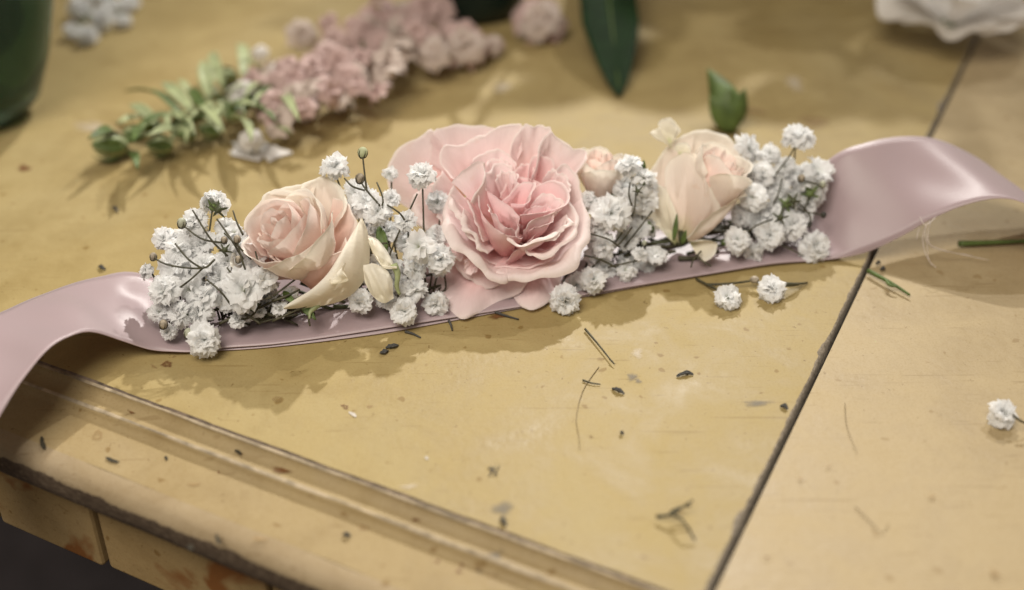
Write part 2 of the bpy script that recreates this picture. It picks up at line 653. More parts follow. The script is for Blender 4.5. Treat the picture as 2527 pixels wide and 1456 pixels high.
# flat sheet
sv = []
for i in range(npts):
    sv.append(topv[3 * i])
sl = corner + d1 * LEFT
ncut = 160
front = []
for t in np.linspace(LEFT, 0.002, ncut):
    b = corner + d1 * t
    front.append(b + nrm * (-0.0003 * abs(math.sin(t * 90)) - 0.0002 * abs(math.sin(t * 317 + 1))))
poly = [tuple(v) for v in sv] + [tuple(xyz(sl + dj * FAR, 0))] + [tuple(xyz(b, 0)) for b in front]
part('top_panel', poly, [tuple(range(len(poly)))], M['paint'], table, False)
# dark line under sheet edge + cove moulding
fr = np.array(front)


def extrude(prof, mat, name, t0=-0.06, t1=LEFT, nseg=120, jit=0.0, uvp=None):
    """prof: list of (s outward m, z m); extruded along the front edge"""
    ts = np.linspace(t0, t1, nseg)
    V, U = [], []
    for j, t in enumerate(ts):
        for i, (s, z) in enumerate(prof):
            w = jit * (wob(t * 14 + i * 0.13, 11, 4)) if jit else 0
            b = corner + d1 * t + nrm * (s + w)
            V.append(xyz(b, z))
            U.append((t * 10, i / (len(prof) - 1)))
    return part(name, V, grid_faces(len(prof), nseg), mat, table, True, U)


extrude([(-0.0006, -0.00012), (0.0001, -0.0004), (0.0003, -0.0009)], M['groove'], 'panel_joint', 0.0)
cove = [(0.0003, -0.0007), (0.0007, -0.0009)]
for a in np.linspace(0, 90, 9):
    cove.append((0.0008 + 0.0036 * (1 - math.cos(math.radians(a))) , -0.0010 - 0.0030 * math.sin(math.radians(a))))
cove += [(s2 * 0.72, -0.0040), (s2 - 0.0008, -0.0038), (s2 - 0.0001, -0.0039)]
extrude(cove, M['paint3'], 'cove_moulding', jit=0.00008, nseg=240)
extrude([(0.0002, -0.00055), (0.0005, -0.00045), (0.0010, -0.00085)], M['arris'], 'worn_arris', 0.0, jit=0.0002, nseg=300)
extrude([(s2 - 0.0009, -0.00365), (s2 - 0.0004, -0.00362), (s2 + 0.0001, -0.0040)], M['arris'], 'worn_arris', jit=0.0002, nseg=300)
cov2 = [(s2 - 0.0001, -0.0039), (s2 + 0.0002, -0.0044)]
for a in np.linspace(0, 90, 7):
    cov2.append((s2 + 0.0003 + 0.0026 * (1 - math.cos(math.radians(a))), -0.0045 - 0.0021 * math.sin(math.radians(a))))
cov2 += [(s2 + 0.5 * (s3 - s2), -0.0067), (s3 - 0.005, -0.0069)]
extrude(cov2, M['paint3'], 'edge_board', jit=0.00008, nseg=240)
rimp = []
for a in np.linspace(0, 90, 9):
    rimp.append((s3 - 0.005 + 0.0065 * math.sin(math.radians(a)), -0.0069 - 0.0045 * (1 - math.cos(math.radians(a)))))
rimp += [(s3 + 0.0016, -0.0129), (s3 + 0.0016, -0.0149), (s3 + 0.0014, -0.0169), (s3 + 0.0006, -0.0182), (s3 - 0.001, -0.0188), (s3 - 0.012, -0.0188)]
extrude(rimp, M['rim'], 'rim', nseg=300, jit=0.00015)
# side board right of the joint, 0.6 mm lower
o_ = corner - dj * 0.12
sb = []
for t in np.linspace(0, FAR + 0.12, 60):
    sb.append(xyz(o_ + dj * t + nj * GAP, -0.0006))
sb2 = [xyz(o_ + dj * (FAR + 0.12) + nj * 0.5, -0.0006), xyz(o_ + nj * 0.5, -0.0006)]
pl = sb + sb2
part('side_board', pl, [tuple(range(len(pl)))[::-1]], M['paint2'], table, False)
sv2 = [v for q in sb for v in (q + np.array([0, 0, -0.00005]), q + np.array([-nj[0] * 0.0001, -nj[1] * 0.0001, -0.012]))]
part('side_board_edge', sv2, [(2 * i, 2 * i + 1, 2 * i + 3, 2 * i + 2) for i in range(59)], M['gap'], table, False)
jb = []
for t in (-0.12, FAR):
    for s in (-0.002, GAP + 0.002):
        jb.append(xyz(corner + dj * t + nj * s, -0.0046))
part('joint_bottom', jb, [(0, 1, 3, 2)], M['gap'], table, False)
# apron boards set back under the rim
ap_s = s3 - 0.006
edges = [-0.05, 0.045, 0.115, 0.178, 0.222, 0.262, 0.33, 0.42, 0.55, 0.62]
for a0, a1 in zip(edges[:-1], edges[1:]):
    g = 0.0009
    dep = rng.uniform(0, 0.0015)
    V = []
    for t in (a0 + g, a1 - g):
        for s, z in ((ap_s - dep, -0.0190), (ap_s - dep, -0.052), (ap_s - 0.012, -0.052), (ap_s - 0.012, -0.0190)):
            V.append(xyz(corner + d1 * t + nrm * s, z))
    o = part('apron_board', V, [(0, 1, 5, 4), (1, 2, 6, 5), (2, 3, 7, 6), (0, 3, 2, 1), (4, 5, 6, 7)], M['apron'], table, False)
    b = o.modifiers.new('bevel', 'BEVEL')
    b.width = 0.0012
    b.segments = 2
V = []
for t in (-0.05, 0.62):
    for s, z in ((ap_s - 0.0125, -0.0190), (ap_s - 0.0125, -0.05)):
        V.append(xyz(corner + d1 * t + nrm * s, z))
part('apron_backing', V, [(0, 1, 3, 2)], M['gap'], table, False)
# legs carry the table (out of view below)
for t, w in ((0.56, 0.05), (0.56, 0.78), (-0.42, 0.05), (-0.42, 0.78)):
    c = corner + d1 * t + dj * w
    V = []
    for z in (-0.75, -0.056):
        hw = 0.02 + 0.006 * (z > -0.5)
        for sx, sy in ((-1, -1), (1, -1), (1, 1), (-1, 1)):
            V.append((c[0] + sx * hw, c[1] + sy * hw, z))
    part('leg', V, [(0, 1, 5, 4), (1, 2, 6, 5), (2, 3, 7, 6), (3, 0, 4, 7)], M['apron'], table, False)
fl = link('floor', mesh_data('floor', [(-3, -3, 0), (3, -3, 0), (3, 3, 0), (-3, 3, 0)], [(0, 1, 2, 3)], M['floor'], False), None, (0, 0, -0.75))
fl['kind'] = 'structure'


def blotch(px, py, rx, ry, mat, name, z=0.012, ang=0.0, seed=1, ring=0.0, nn=22, zb=0.0):
    """flat mark of dirt or paint lying on the table at a layout pixel, radii in px"""
    c = P(px, py, zb + z)
    r = np.random.default_rng(seed)
    k = 1.0 / 75 * 0.01
    V = []
    ph = np.linspace(0, 6.2832, nn, endpoint=False)
    rad = 1 + 0.25 * np.sin(ph * 2 + r.uniform(0, 6)) + 0.14 * np.sin(ph * 3 + r.uniform(0, 6)) + 0.08 * np.sin(ph * 7 + r.uniform(0, 6))
    ca, sa = math.cos(ang), math.sin(ang)
    for p_, q in zip(ph, rad):
        x = math.cos(p_) * rx * q
        y = -math.sin(p_) * ry * q
        x, y = ca * x - sa * y, sa * x + ca * y
        V.append(P(px + x, py + y, zb + z))
    V.append(c)
    Fc = [(i, (i + 1) % nn, nn) for i in range(nn)]
    return part(name, V, Fc, M[mat + '_ring'] if ring else M[mat], table, False, [(1.0, 0.0)] * nn + [(0.0, 0.0)])


marks = [
    (412, 899, 22, 9, 'rust', 0.0, 0.55), (430, 880, 9, 4, 'tan', 0.0, 0), (175, 1005, 14, 9, 'rust', Z3, 0.45), (325, 1016, 9, 10, 'rust', Z2, 0),
    (684, 985, 20, 9, 'tan', 0.0, 0.4), (852, 1004, 13, 7, 'rust', 0, 0.6), (912, 1003, 12, 6, 'tan', 0, 0), (1030, 1279, 12, 9, 'rust', Z2, 0), (1022, 1283, 12, 4, 'rust', Z2, 0),
    (1235, 1345, 22, 16, 'grey', Z2, 0), (1222, 1372, 26, 14, 'grey', Z2, 0), (1195, 1400, 30, 22, 'grey', Z3, 0), (1240, 1412, 36, 13, 'rust', Z3, 0), (1275, 1430, 30, 12, 'rust', Z3, 0),
    (1140, 1395, 8, 7, 'rust', Z3, 0), (1132, 1410, 10, 6, 'rust', Z3, 0), (1080, 1385, 5, 8, 'rust', Z3, 0), (700, 1160, 50, 8, 'rust', Z2, 0), (595, 1115, 16, 9, 'rust', Z2, 0),
    (1240, 1255, 40, 22, 'grey', 0, 0), (1560, 930, 22, 12, 'grey', 0, 0), (1575, 940, 14, 8, 'grey', 0, 0), (1870, 995, 60, 9, 'grey', 0, 0), (1010, 1200, 36, 7, 'pale', 0, 0), (1573, 872, 24, 14, 'pale', 0, 0),
    (240, 1075, 22, 16, 'tan', Z3, 0.7), (98, 965, 10, 16, 'rust', Z3, 0), (1230, 780, 30, 10, 'rust', 0, 0), (60, 415, 26, 10, 'rust', 0, 0), (380, 905, 12, 5, 'tan', 0, 0),
    (1893, 1375, 6, 5, 'rust', 0, 0), (2455, 1415, 24, 14, 'tan', 0, 0), (1975, 1180, 10, 7, 'tan', 0, 0), (2045, 1150, 10, 6, 'tan', 0, 0.5), (2300, 1225, 14, 7, 'tan', 0, 0), (2190, 720, 8, 5, 'tan', 0, 0),
    (1850, 270, 50, 16, 'tan', 0, 0), (1240, 215, 40, 16, 'pale', 0, 0), (900, 275, 60, 22, 'tan', 0, 0), (250, 320, 80, 24, 'pale', 0, 0), (1960, 205, 40, 20, 'pale', 0, 0), (2010, 300, 60, 16, 'tan', 0, 0),
    (640, 1330, 26, 10, 'tan', Z3, 0), (480, 1195, 22, 8, 'tan', Z3, 0), (900, 1300, 30, 10, 'tan', Z3, 0), (540, 1165, 5, 4, 'rust', Z3, 0),
]
for i, (x, y, rx, ry, mt, zb, rg) in enumerate(marks):
    blotch(x, y, rx * 1.25, ry * 1.25, mt, 'stain', 0.012 + 0.001 * (i % 5), rng.uniform(-0.2, 0.5), 100 + i, rg, 40, zb)
for i, (x, y, rx, ry, a) in enumerate([(105, 1094, 7, 14, -0.1), (276, 1135, 15, 5, 0.25), (537, 1331, 6, 11, -0.3), (588, 1115, 8, 6, 0.7), (410, 1130, 4, 5, 0), (470, 1350, 9, 5, 0.2)]):
    blotch(x, y, rx, ry, 'pit', 'pit', 0.03, a, 300 + i, 0, 14, Z3 if i != 3 else Z2)
for i, (x, y, rx, ry, a) in enumerate([(871, 1022, 9, 5, 0.6), (1053, 1130, 6, 3, 0.5)]):
    blotch(x, y, rx, ry, 'chipwhite', 'paint_chip', 0.02, a, 400 + i, 0, 12)

# ------------------------------------------------------------------ the crown: layout curves
LOWX = np.array([300, 450, 540, 700, 1000, 1250, 1500, 1720, 1900, 2050, 2200])
LOWY = np.array([872, 870, 862, 850, 808, 765, 720, 680, 652, 640, 625])


def low(x):
    return float(np.interp(x, LOWX, LOWY))


def d0(x):
    """forward depth of the garland's face at layout column x"""
    return depth_of(P(x, low(x) - 40, 0.4))


crown = thing('flower_garland', 'pink satin ribbon band carrying a row of roses and white gypsophila', 'garland', P(1250, 740, 0))
RW = 0.037


def solve_far(lo, px, w=RW):
    r = ray(*px)
    oc = CAM - lo
    a = np.dot(r, r)
    b = 2 * np.dot(r, oc)
    c = np.dot(oc, oc) - w * w
    D = b * b - 4 * a * c
    t = (-b + math.sqrt(D)) / (2 * a) if D > 0 else -b / (2 * a)
    return CAM + r * t


lo_, up_ = [], []
for (lx, ly, lz), (ux, uy) in [((-190, 1330, 0.2), (-330, 1080)), ((-80, 1150, 0.75), (-240, 915)), ((0, 1025, 1.25), (-130, 832)), ((60, 930, 1.75), (-60, 795)), ((110, 870, 2.0), (12, 766)),
                              ((165, 832, 1.95), (88, 734)), ((220, 819, 1.6), (165, 704)), ((300, 840, 0.85), (245, 684)), ((380, 864, 0.25), (325, 672))]:
    l = P(lx, ly, lz)
    u = solve_far(l, (ux, uy))
    u[2] = max(u[2], 0.0012)
    lo_.append(l)
    up_.append(u)
flat = [(455, 869), (540, 860), (700, 846), (1000, 803), (1250, 762), (1500, 718), (1720, 680), (1900, 652), (2030, 641)]
fp = np.array([P(x, y, 0.14) for x, y in flat])
ft = np.gradient(fp, axis=0)
for p_, t_ in zip(fp, ft):
    n_ = unit(np.array([-t_[1], t_[0], 0]))
    lo_.append(p_)
    up_.append(p_ + n_ * RW + np.array([0, 0, 0.0008]))
for (lx, ly, lz), (ux, uy) in [((2130, 625, 0.35), (2048, 392)), ((2220, 585, 0.95), (2140, 352)), ((2300, 540, 1.6), (2228, 337)), ((2390, 502, 2.2), (2318, 346)), ((2470, 490, 2.45), (2405, 386)),
                              ((2540, 506, 2.3), (2480, 440)), ((2640, 580, 1.5), (2600, 530)), ((2760, 700, 0.6), (2740, 640))]:
    l = P(lx, ly, lz)
    u = solve_far(l, (ux, uy))
    u[2] = max(u[2], 0.0012)
    lo_.append(l)
    up_.append(u)
NS, NX = 260, 15
LO, UPp = catmull(lo_, NS), catmull(up_, NS)
RV, RU = [], []
for i in range(NS):
    e = UPp[i] - LO[i]
    t = LO[min(i + 1, NS - 1)] - LO[max(i - 1, 0)]
    nn_ = unit(np.cross(t, e))
    if nn_[2] < 0: nn_ = -nn_
    for k in range(NX):
        v = k / (NX - 1)
        pk = 0.5 * math.exp(-((i - 88) / 12) ** 2)
        w = 0.0007 * math.sin(math.pi * v) * math.sin(i * 0.11 + 2 * v) + 0.0004 * math.sin(i * 0.31 + 5 * v) + pk * (0.0009 * math.sin(v * 9 + i * 0.22) + 0.0005 * math.sin(v * 17 - i * 0.4))
        RV.append(LO[i] + e * v + nn_ * w * (0.3 + math.sin(math.pi * v)))
        RU.append((i / NS * 10, v))
ribbon = part('ribbon', RV, grid_faces(NX, NS), M['satin'], crown, True, RU, 0.00028)
# doubled underlayer of the band
l2, u2 = [], []
for (x, y) in [(500, 868), (620, 862), (760, 848), (900, 830), (1000, 814), (1250, 768), (1500, 723), (1720, 683), (1900, 655), (2010, 644)]:
    l2.append(P(x, y, 0.03))
l2 = np.array(l2)
t2 = np.gradient(l2, axis=0)
for p_, t_ in zip(l2, t2):
    u2.append(p_ + unit(np.array([-t_[1], t_[0], 0])) * 0.033 + np.array([0, 0, 0.0004]))
A_, B_ = catmull(l2, 90), catmull(u2, 90)
RV, RU = [], []
for i in range(90):
    for k in range(6):
        v = k / 5
        RV.append(A_[i] + (B_[i] - A_[i]) * v + np.array([0, 0, 0.0009 * math.exp(-((v - 0.06) / 0.05) ** 2)]))
        RU.append((i / 9, v))
part('ribbon_underlayer', RV, grid_faces(6, 90), M['satin'], crown, True, RU, 0.00028)
# frayed threads on the right loop
fr0 = P(2296, 542, 1.55)
for k, pts in enumerate([[(2290, 540, 1.55), (2278, 580, 1.0), (2282, 620, 0.5), (2300, 655, 0.1)], [(2300, 538, 1.6), (2290, 575, 1.1), (2300, 610, .6), (2360, 625, 0.3), (2440, 642, 0.1)],
                         [(2285, 545, 1.5), (2268, 565, 1.2), (2262, 590, 0.9)], [(2305, 535, 1.6), (2285, 560, 1.3), (2290, 600, 0.8), (2345, 622, 0.4), (2400, 630, 0.15)],
                         [(2320, 525, 1.7), (2296, 548, 1.6), (2280, 553, 1.5), (2270, 535, 1.6)], [(2296, 545, 1.5), (2288, 590, 0.9), (2292, 640, 0.2), (2310, 660, 0.1)]]):
    v, f = tube([P(x, y, z) for x, y, z in pts], 0.00015, 0.00010, 5, 18)
    part('thread', v, f, M['thread'], ribbon)


# ------------------------------------------------------------------ leaf blades and rose petals
def blade(base, tip, width, normal, curve=0.1, fold=0.25, n=9, m=7):
    """pointed leaf blade from base to tip (world)"""
    base, tip = np.asarray(base, float), np.asarray(tip, float)
    L = np.linalg.norm(tip - base)
    t = unit(tip - base)
    nn = unit(np.asarray(normal) - t * np.dot(normal, t))
    s_ = np.cross(t, nn)
    V, U = [], []
    for j in range(n):
        v = j / (n - 1)
        w = width * 0.5 * (math.sin(math.pi * min(1, (v * 0.94 + 0.04)) ** 0.85) ** 0.9)
        for i in range(m):
            q = i / (m - 1) * 2 - 1
            V.append(base + t * L * v + s_ * q * w + nn * (L * curve * math.sin(math.pi * v) + abs(q) * w * fold + 0.03 * w * math.sin(9 * v + 3 * q)))
            U.append((q * .5 + .5, v))
    return V, grid_faces(m, n), U


def petal(parent, rim, base, ctr, mat, bulge=(0, 0, 0), lip=0.0, lipang=2.4, ruf=0.035, jag=0.02, seed=1, nu=40, nv=16, bspread=0.12, uvr=(0.0, 0.86), solid=0.0, name='petal'):
    """a petal grown from its claw (base) to a traced rim (world), with a rolled lip; ctr = point on the flower's axis used to tell the outside"""
    r = np.random.default_rng(seed)
    R = catmull(rim, nu)
    rc = R.mean(0)
    B = np.asarray(base, float)
    ctr = np.asarray(ctr, float)
    bl = vv(*bulge)
    u = np.linspace(0, 1, nu)
    T = np.gradient(R, axis=0)
    outs = R - ctr
    mid = (R + B) / 2 + bl * np.sin(np.pi * np.clip(u, 0.03, 0.97))[:, None] ** 0.6
    bb = B + (R - rc) * bspread
    tv = R - mid
    tv = tv / (np.linalg.norm(tv, axis=1)[:, None] + 1e-9)
    N = np.cross(T, tv)
    N = N / (np.linalg.norm(N, axis=1)[:, None] + 1e-9)
    if np.sum(N * outs) < 0:
        N = -N
    w1 = wob(u * r.uniform(1.2, 2.0), seed, 2)
    w2 = wob(u * 2.7, seed + 50, 3) * (0.25 + 0.9 * np.abs(wob(u * 1.1, seed + 77, 2)))
    waves = [(r.uniform(0.8, 5.5), r.uniform(-3.5, 3.5), r.uniform(0, 6.28), r.uniform(0.4, 1.0)) for _ in range(7)]
    size = np.linalg.norm(R[-1] - R[0]) + np.linalg.norm(rc - B)
    rows, uv = [], []
    for j in range(nv):
        v = j / (nv - 1)
        S = (1 - v) ** 2 * bb + 2 * v * (1 - v) * mid + v * v * R
        S = S + N * ((w1 * ruf * v ** 2.2 + 0.3 * ruf * w2 * v ** 5) * 0.01)[:, None] + tv * ((w2 * jag) * v ** 6 * 0.01)[:, None]
        crum = sum(a_ * np.sin(6.283 * (fu * u + fv * v) + ph_) / (0.6 + 0.25 * abs(fu)) for fu, fv, ph_, a_ in waves)
        S = S + N * (crum * 0.0042 * size * (0.15 + 0.85 * v))[:, None]
        rows.append(S)
        uv.append(uvr[0] + (uvr[1] - uvr[0]) * v)
    if lip > 0:
        env = np.sin(np.pi * np.clip(u, 0.02, 0.98)) ** 0.55 * (0.8 + 0.3 * wob(u * 1.7, seed + 9, 3))
        last = rows[-1]
        nl_ = 7
        for k in range(1, nl_ + 1):
            a = lipang * k / nl_
            rad = (lip * 0.01 / lipang) * 1.15
            S = last + (tv * math.sin(a) + N * (1 - math.cos(a))) * (rad * env)[:, None]
            S = S + tv * ((w2 * jag * 1.6) * (k / nl_) ** 2 * 0.01)[:, None] * math.cos(a) + N * (w2 * ruf * 0.35 * (k / nl_) * 0.01)[:, None]
            rows.append(S)
            uv.append(uvr[1] + (1 - uvr[1]) * k / nl_)
    V = np.vstack(rows)
    V[:, 2] = np.maximum(V[:, 2], 0.0016)
    U = [(uu, q) for q in uv for uu in u]
    return part(name, V, grid_faces(nu, len(rows)), mat, parent, True, U, solid)


def band(parent, inner, outer, mat, puff=0.3, back=0.0, seed=1, nu=40, nv=12, uvr=(0.45, 1.0), ruf=0.03, solid=0.0):
    """petal face between two traced edges (world), puffed towards the viewer"""
    A1, B1 = catmull(inner, nu), catmull(outer, nu)
    u = np.linspace(0, 1, nu)
    env = np.sin(np.pi * np.clip(u, 0.02, 0.98)) ** 0.6
    w2 = wob(u * 1.3, seed, 2)
    r = np.random.default_rng(seed)
    waves = [(r.uniform(0.5, 3.5), r.uniform(-2.5, 2.5), r.uniform(0, 6.28)) for _ in range(6)]
    rows, U = [], []
    for j in range(nv):
        v = j / (nv - 1)
        S = A1 + (B1 - A1) * v + (BK * 0.01)[None] * (puff * math.sin(math.pi * v ** 0.8) * env - back * v ** 3 * env + ruf * w2 * (0.25 + v))[:, None] + (UP * 0.01)[None] * (ruf * 0.6 * w2 * (1 - v))[:, None]
        S = S + (BK * 0.01)[None] * (sum(np.sin(6.283 * (a_ * u + b_ * v) + c_) for a_, b_, c_ in waves) * 0.012)[:, None]
        rows.append(S)
        U += [(q, uvr[0] + (uvr[1] - uvr[0]) * (1 - v)) for q in u]
    V = np.vstack(rows)
    V[:, 2] = np.maximum(V[:, 2], 0.0016)
    return part('petal', V, grid_faces(nu, nv), mat, parent, True, U, solid)


def spiral(parent, C0, axis, R, H, n, mats, seed=1, open_=0.55, r0=0.10, a0=0.0, lip=0.12, ruf=0.03, wide=(1.5, 0.95), drop=0.25, e=1.0):
    """inner petals wound about an axis (world); R, H in metres"""
    ax = unit(axis)
    X = unit(np.cross(ax, BK) if abs(np.dot(ax, BK)) < 0.95 else np.cross(ax, RT))
    Y = np.cross(ax, X)
    rg = np.random.default_rng(seed)
    for k in range(n):
        t = k / max(1, n - 1)
        rr = R * (r0 + (1 - r0) * t ** e)
        hw = wide[0] + (wide[1] - wide[0]) * t + rg.uniform(-0.1, 0.1)
        ph = a0 + k * 2.399 + rg.uniform(-0.25, 0.25)
        h = H * (1 - drop * t ** 1.5) + rg.uniform(-0.03, 0.03) * H
        rim = []
        for s in np.linspace(-1, 1, 9):
            an = ph + s * hw
            q = rr * (1 + 0.10 * s + open_ * 0.25 * (1 - s * s) * t)
            hh = h * (1 - 0.20 * abs(s) ** 2.5) + 0.03 * H * max(0, 1 - abs(s) * 2.5)
            rim.append(C0 + X * q * math.cos(an) + Y * q * math.sin(an) + ax * hh)
        base = C0 + (X * math.cos(ph) + Y * math.sin(ph)) * rr * 0.35
        outd = (X * math.cos(ph) + Y * math.sin(ph)) * rr * 0.55 * 100
        b = (float(np.dot(outd, RT)), float(np.dot(outd, UP)), float(np.dot(outd, BK)))
        m = mats[min(len(mats) - 1, int(t * len(mats)))]
        petal(parent, rim, base, C0 + ax * h, m, b, lip * 0.9 if t > 0.55 else 0.0, 1.3, ruf, 0.012, seed * 31 + k, 26, 9, 0.25, (0.15, 0.96), 0.0)


def conv(ox, oy, sc, dep):
    def f(x, y, z=0.0):
        vx, vy = ox + x * sc, oy + y * sc
        return above(Q(vx, vy, dep - z * 0.01), vx, vy, 0.22)
    return f


# --- big pink rose
D = d0(1270) + 0.003
K = conv(1004.3, 301.3, 0.33626, D)
rose = part('rose', *ball(K(760, 900, -1.5), 0.006, UP, 1.0), M['green'], crown)
rose['label'] = 'large open ruffled pink rose in the middle of the garland'
CT = K(770, 780, -0.3)


def kp(rim, base, mat='pink', bulge=(0, 0, 0), lip=0.0, ang=2.4, ruf=0.04, jag=0.03, seed=1, **kw):
    petal(rose, [K(*p) for p in rim], K(*base), CT, M[mat], bulge, lip if lip > 0.26 else 0.13, min(ang, 1.95) if lip > 0.26 else 1.15, ruf * 1.5, jag * 1.1, seed, **{'nu': 52, **kw})


# rear petals
kp([(60, 660, -1.9), (-90, 540, -1.7), (-128, 365, -1.5), (-46, 212, -1.5), (90, 128, -1.5), (195, 78, -1.5), (260, 190, -1.7)], (420, 560, -1.8), 'pink', (-0.2, 0.2, -0.5), 0.0, 2.2, 0.05, 0.02, 1)
kp([(170, 300, -1.7), (200, 100, -1.5), (281, 48, -1.4), (450, 52, -1.4), (620, 56, -1.4), (730, 110, -1.6)], (480, 520, -1.9), 'pink', (0, 0.3, -0.5), 0.25, 2.2, 0.04, 0.02, 2)
# upper fan
kp([(330, 420, -0.4), (262, 290, -0.5), (288, 180, -0.6), (360, 185, -0.8), (440, 178, -0.9), (540, 125, -1.0), (640, 66, -1.0), (750, 34, -1.0), (845, 62, -1.0), (840, 200, -0.9)], (640, 640, -1.0), 'pink', (-0.1, 0.1, -0.45), 0.16, 2.0, 0.05, 0.05, 3)
kp([(760, 240, -0.7), (800, 120, -0.8), (860, 60, -0.9), (930, 42, -1.0), (1000, 50, -1.0), (1045, 110, -0.9), (1010, 230, -0.6)], (860, 560, -0.9), 'pink', (0, 0, -0.7), 0.14, 2.0, 0.05, 0.04, 4)
kp([(905, 400, -0.1), (960, 280, -0.2), (1020, 150, -0.5), (1060, 90, -0.6), (1110, 140, -0.8), (1200, 200, -0.9), (1290, 215, -0.9), (1300, 270, -0.8), (1250, 340, -0.7), (1225, 430, -0.6)], (900, 640, -0.9), 'pink', (0.15, 0.1, -0.4), 0.16, 2.2, 0.06, 0.05, 5)
kp([(1050, 380, -0.2), (1130, 330, -0.3), (1210, 380, -0.4), (1250, 470, -0.4), (1275, 600, -0.4), (1250, 720, -0.3)], (900, 720, -0.9), 'pink', (0.35, 0.1, -0.3), 0.14, 2.0, 0.04, 0.03, 6)
kp([(470, 300, 0.0), (560, 250, -0.4), (660, 220, -0.5), (740, 260, -0.5), (800, 330, -0.4)], (700, 640, -0.8), 'pink', (0, 0, -0.4), 0.08, 2.0, 0.05, 0.04, 36)
# left outer
kp([(200, 450, -0.5), (100, 520, -0.45), (78, 610, -0.35), (105, 720, -0.25), (180, 795, -0.2), (272, 840, -0.1)], (480, 720, -1.0), 'pink', (-0.3, 0, 0.15), 0.34, 2.3, 0.05, 0.02, 7)
kp([(270, 360, -0.2), (215, 460, -0.1), (230, 600, 0.0), (262, 720, 0.1), (305, 800, 0.1)], (520, 680, -0.9), 'pink', (-0.25, 0.05, 0.1), 0.14, 2.2, 0.05, 0.03, 8)
# hanging lower petals
kp([(300, 960, -0.1), (215, 1100, 0.0), (222, 1220, 0.1), (290, 1345, 0.1), (400, 1420, 0.1), (520, 1385, 0.2), (680, 1300, 0.3), (820, 1245, 0.3), (900, 1150, 0.3)], (600, 930, -0.7), 'pink', (-0.25, -0.3, 0.35), 0.08, 1.6, 0.04, 0.015, 9)
kp([(740, 1160, 0.1), (785, 1280, 0.0), (860, 1345, -0.05), (940, 1355, -0.1), (1040, 1305, -0.15), (1110, 1220, -0.2), (1130, 1130, -0.2)], (900, 980, -0.7), 'pink', (0.1, -0.3, 0.35), 0.08, 1.6, 0.03, 0.015, 10)
kp([(340, 930, 0.25), (380, 1060, 0.25), (480, 1150, 0.3), (600, 1205, 0.3), (690, 1180, 0.3)], (640, 900, -0.6), 'pink', (-0.2, -0.3, 0.35), 0.05, 1.6, 0.03, 0.02, 11)
kp([(250, 850, 0.35), (252, 930, 0.4), (290, 975, 0.45), (350, 985, 0.5), (405, 1010, 0.5)], (470, 860, -0.2), 'pink', (-0.2, -0.05, 0.2), 0.20, 2.2, 0.05, 0.03, 12)
kp([(425, 1010, 0.6), (425, 1075, 0.62), (470, 1110, 0.6), (515, 1090, 0.6)], (540, 960, 0.2), 'pink', (-0.1, -0.1, 0.1), 0.08, 2.0, 0.03, 0.02, 13)
# cup with rolled lip
kp([(300, 560, 0.25), (330, 700, 0.55), (385, 840, 0.8), (480, 950, 0.95), (590, 1050, 1.0), (700, 1110, 0.95), (740, 1100, 0.85)], (720, 880, -0.9), 'pink', (-0.35, -0.45, 0.1), 0.55, 2.5, 0.05, 0.06, 14, nu=44)
kp([(660, 1100, 0.8), (760, 1108, 0.9), (900, 1095, 0.95), (1050, 1055, 0.9), (1180, 970, 0.75), (1262, 850, 0.5), (1285, 700, 0.15), (1270, 560, -0.15)], (830, 860, -0.9), 'pink', (0.35, -0.45, 0.1), 0.55, 2.5, 0.05, 0.04, 15, nu=44)
kp([(640, 1060, 0.55), (800, 1065, 0.6), (960, 1035, 0.6), (1060, 990, 0.55), (1130, 880, 0.5)], (830, 860, -0.9), 'pinkdeep', (0.1, -0.35, 0.1), 0.06, 2.0, 0.03, 0.02, 16)
kp([(430, 560, -0.1), (400, 760, 0.1), (500, 950, 0.25), (680, 1040, 0.35), (880, 1040, 0.35), (1060, 940, 0.25), (1130, 760, 0.1), (1080, 560, -0.1), (930, 440, -0.3), (720, 420, -0.35), (540, 470, -0.25), (430, 560, -0.1)], (780, 820, -1.3), 'pinkdeep', (0, 0, -0.35), 0.0, 2.0, 0.01, 0.01, 60, nu=60)
# left inner sheaves
kp([(335, 470, 0.5), (345, 560, 0.7), (400, 680, 0.9), (470, 800, 1.0), (540, 930, 1.0)], (700, 830, -0.7), 'pink', (-0.3, -0.1, 0.2), 0.28, 2.3, 0.05, 0.04, 17)
kp([(330, 440, 0.5), (360, 420, 0.6), (430, 370, 0.7), (520, 305, 0.7), (585, 315, 0.7), (575, 400, 0.85), (520, 500, 1.0), (470, 590, 1.05)], (640, 720, -0.2), 'pink', (-0.15, 0.05, 0.1), 0.12, 2.2, 0.05, 0.03, 18)
kp([(440, 560, 0.95), (478, 640, 1.1), (530, 760, 1.15), (560, 880, 1.1)], (720, 820, -0.6), 'pinkdeep', (-0.25, -0.15, 0.25), 0.05, 2.0, 0.03, 0.02, 19)
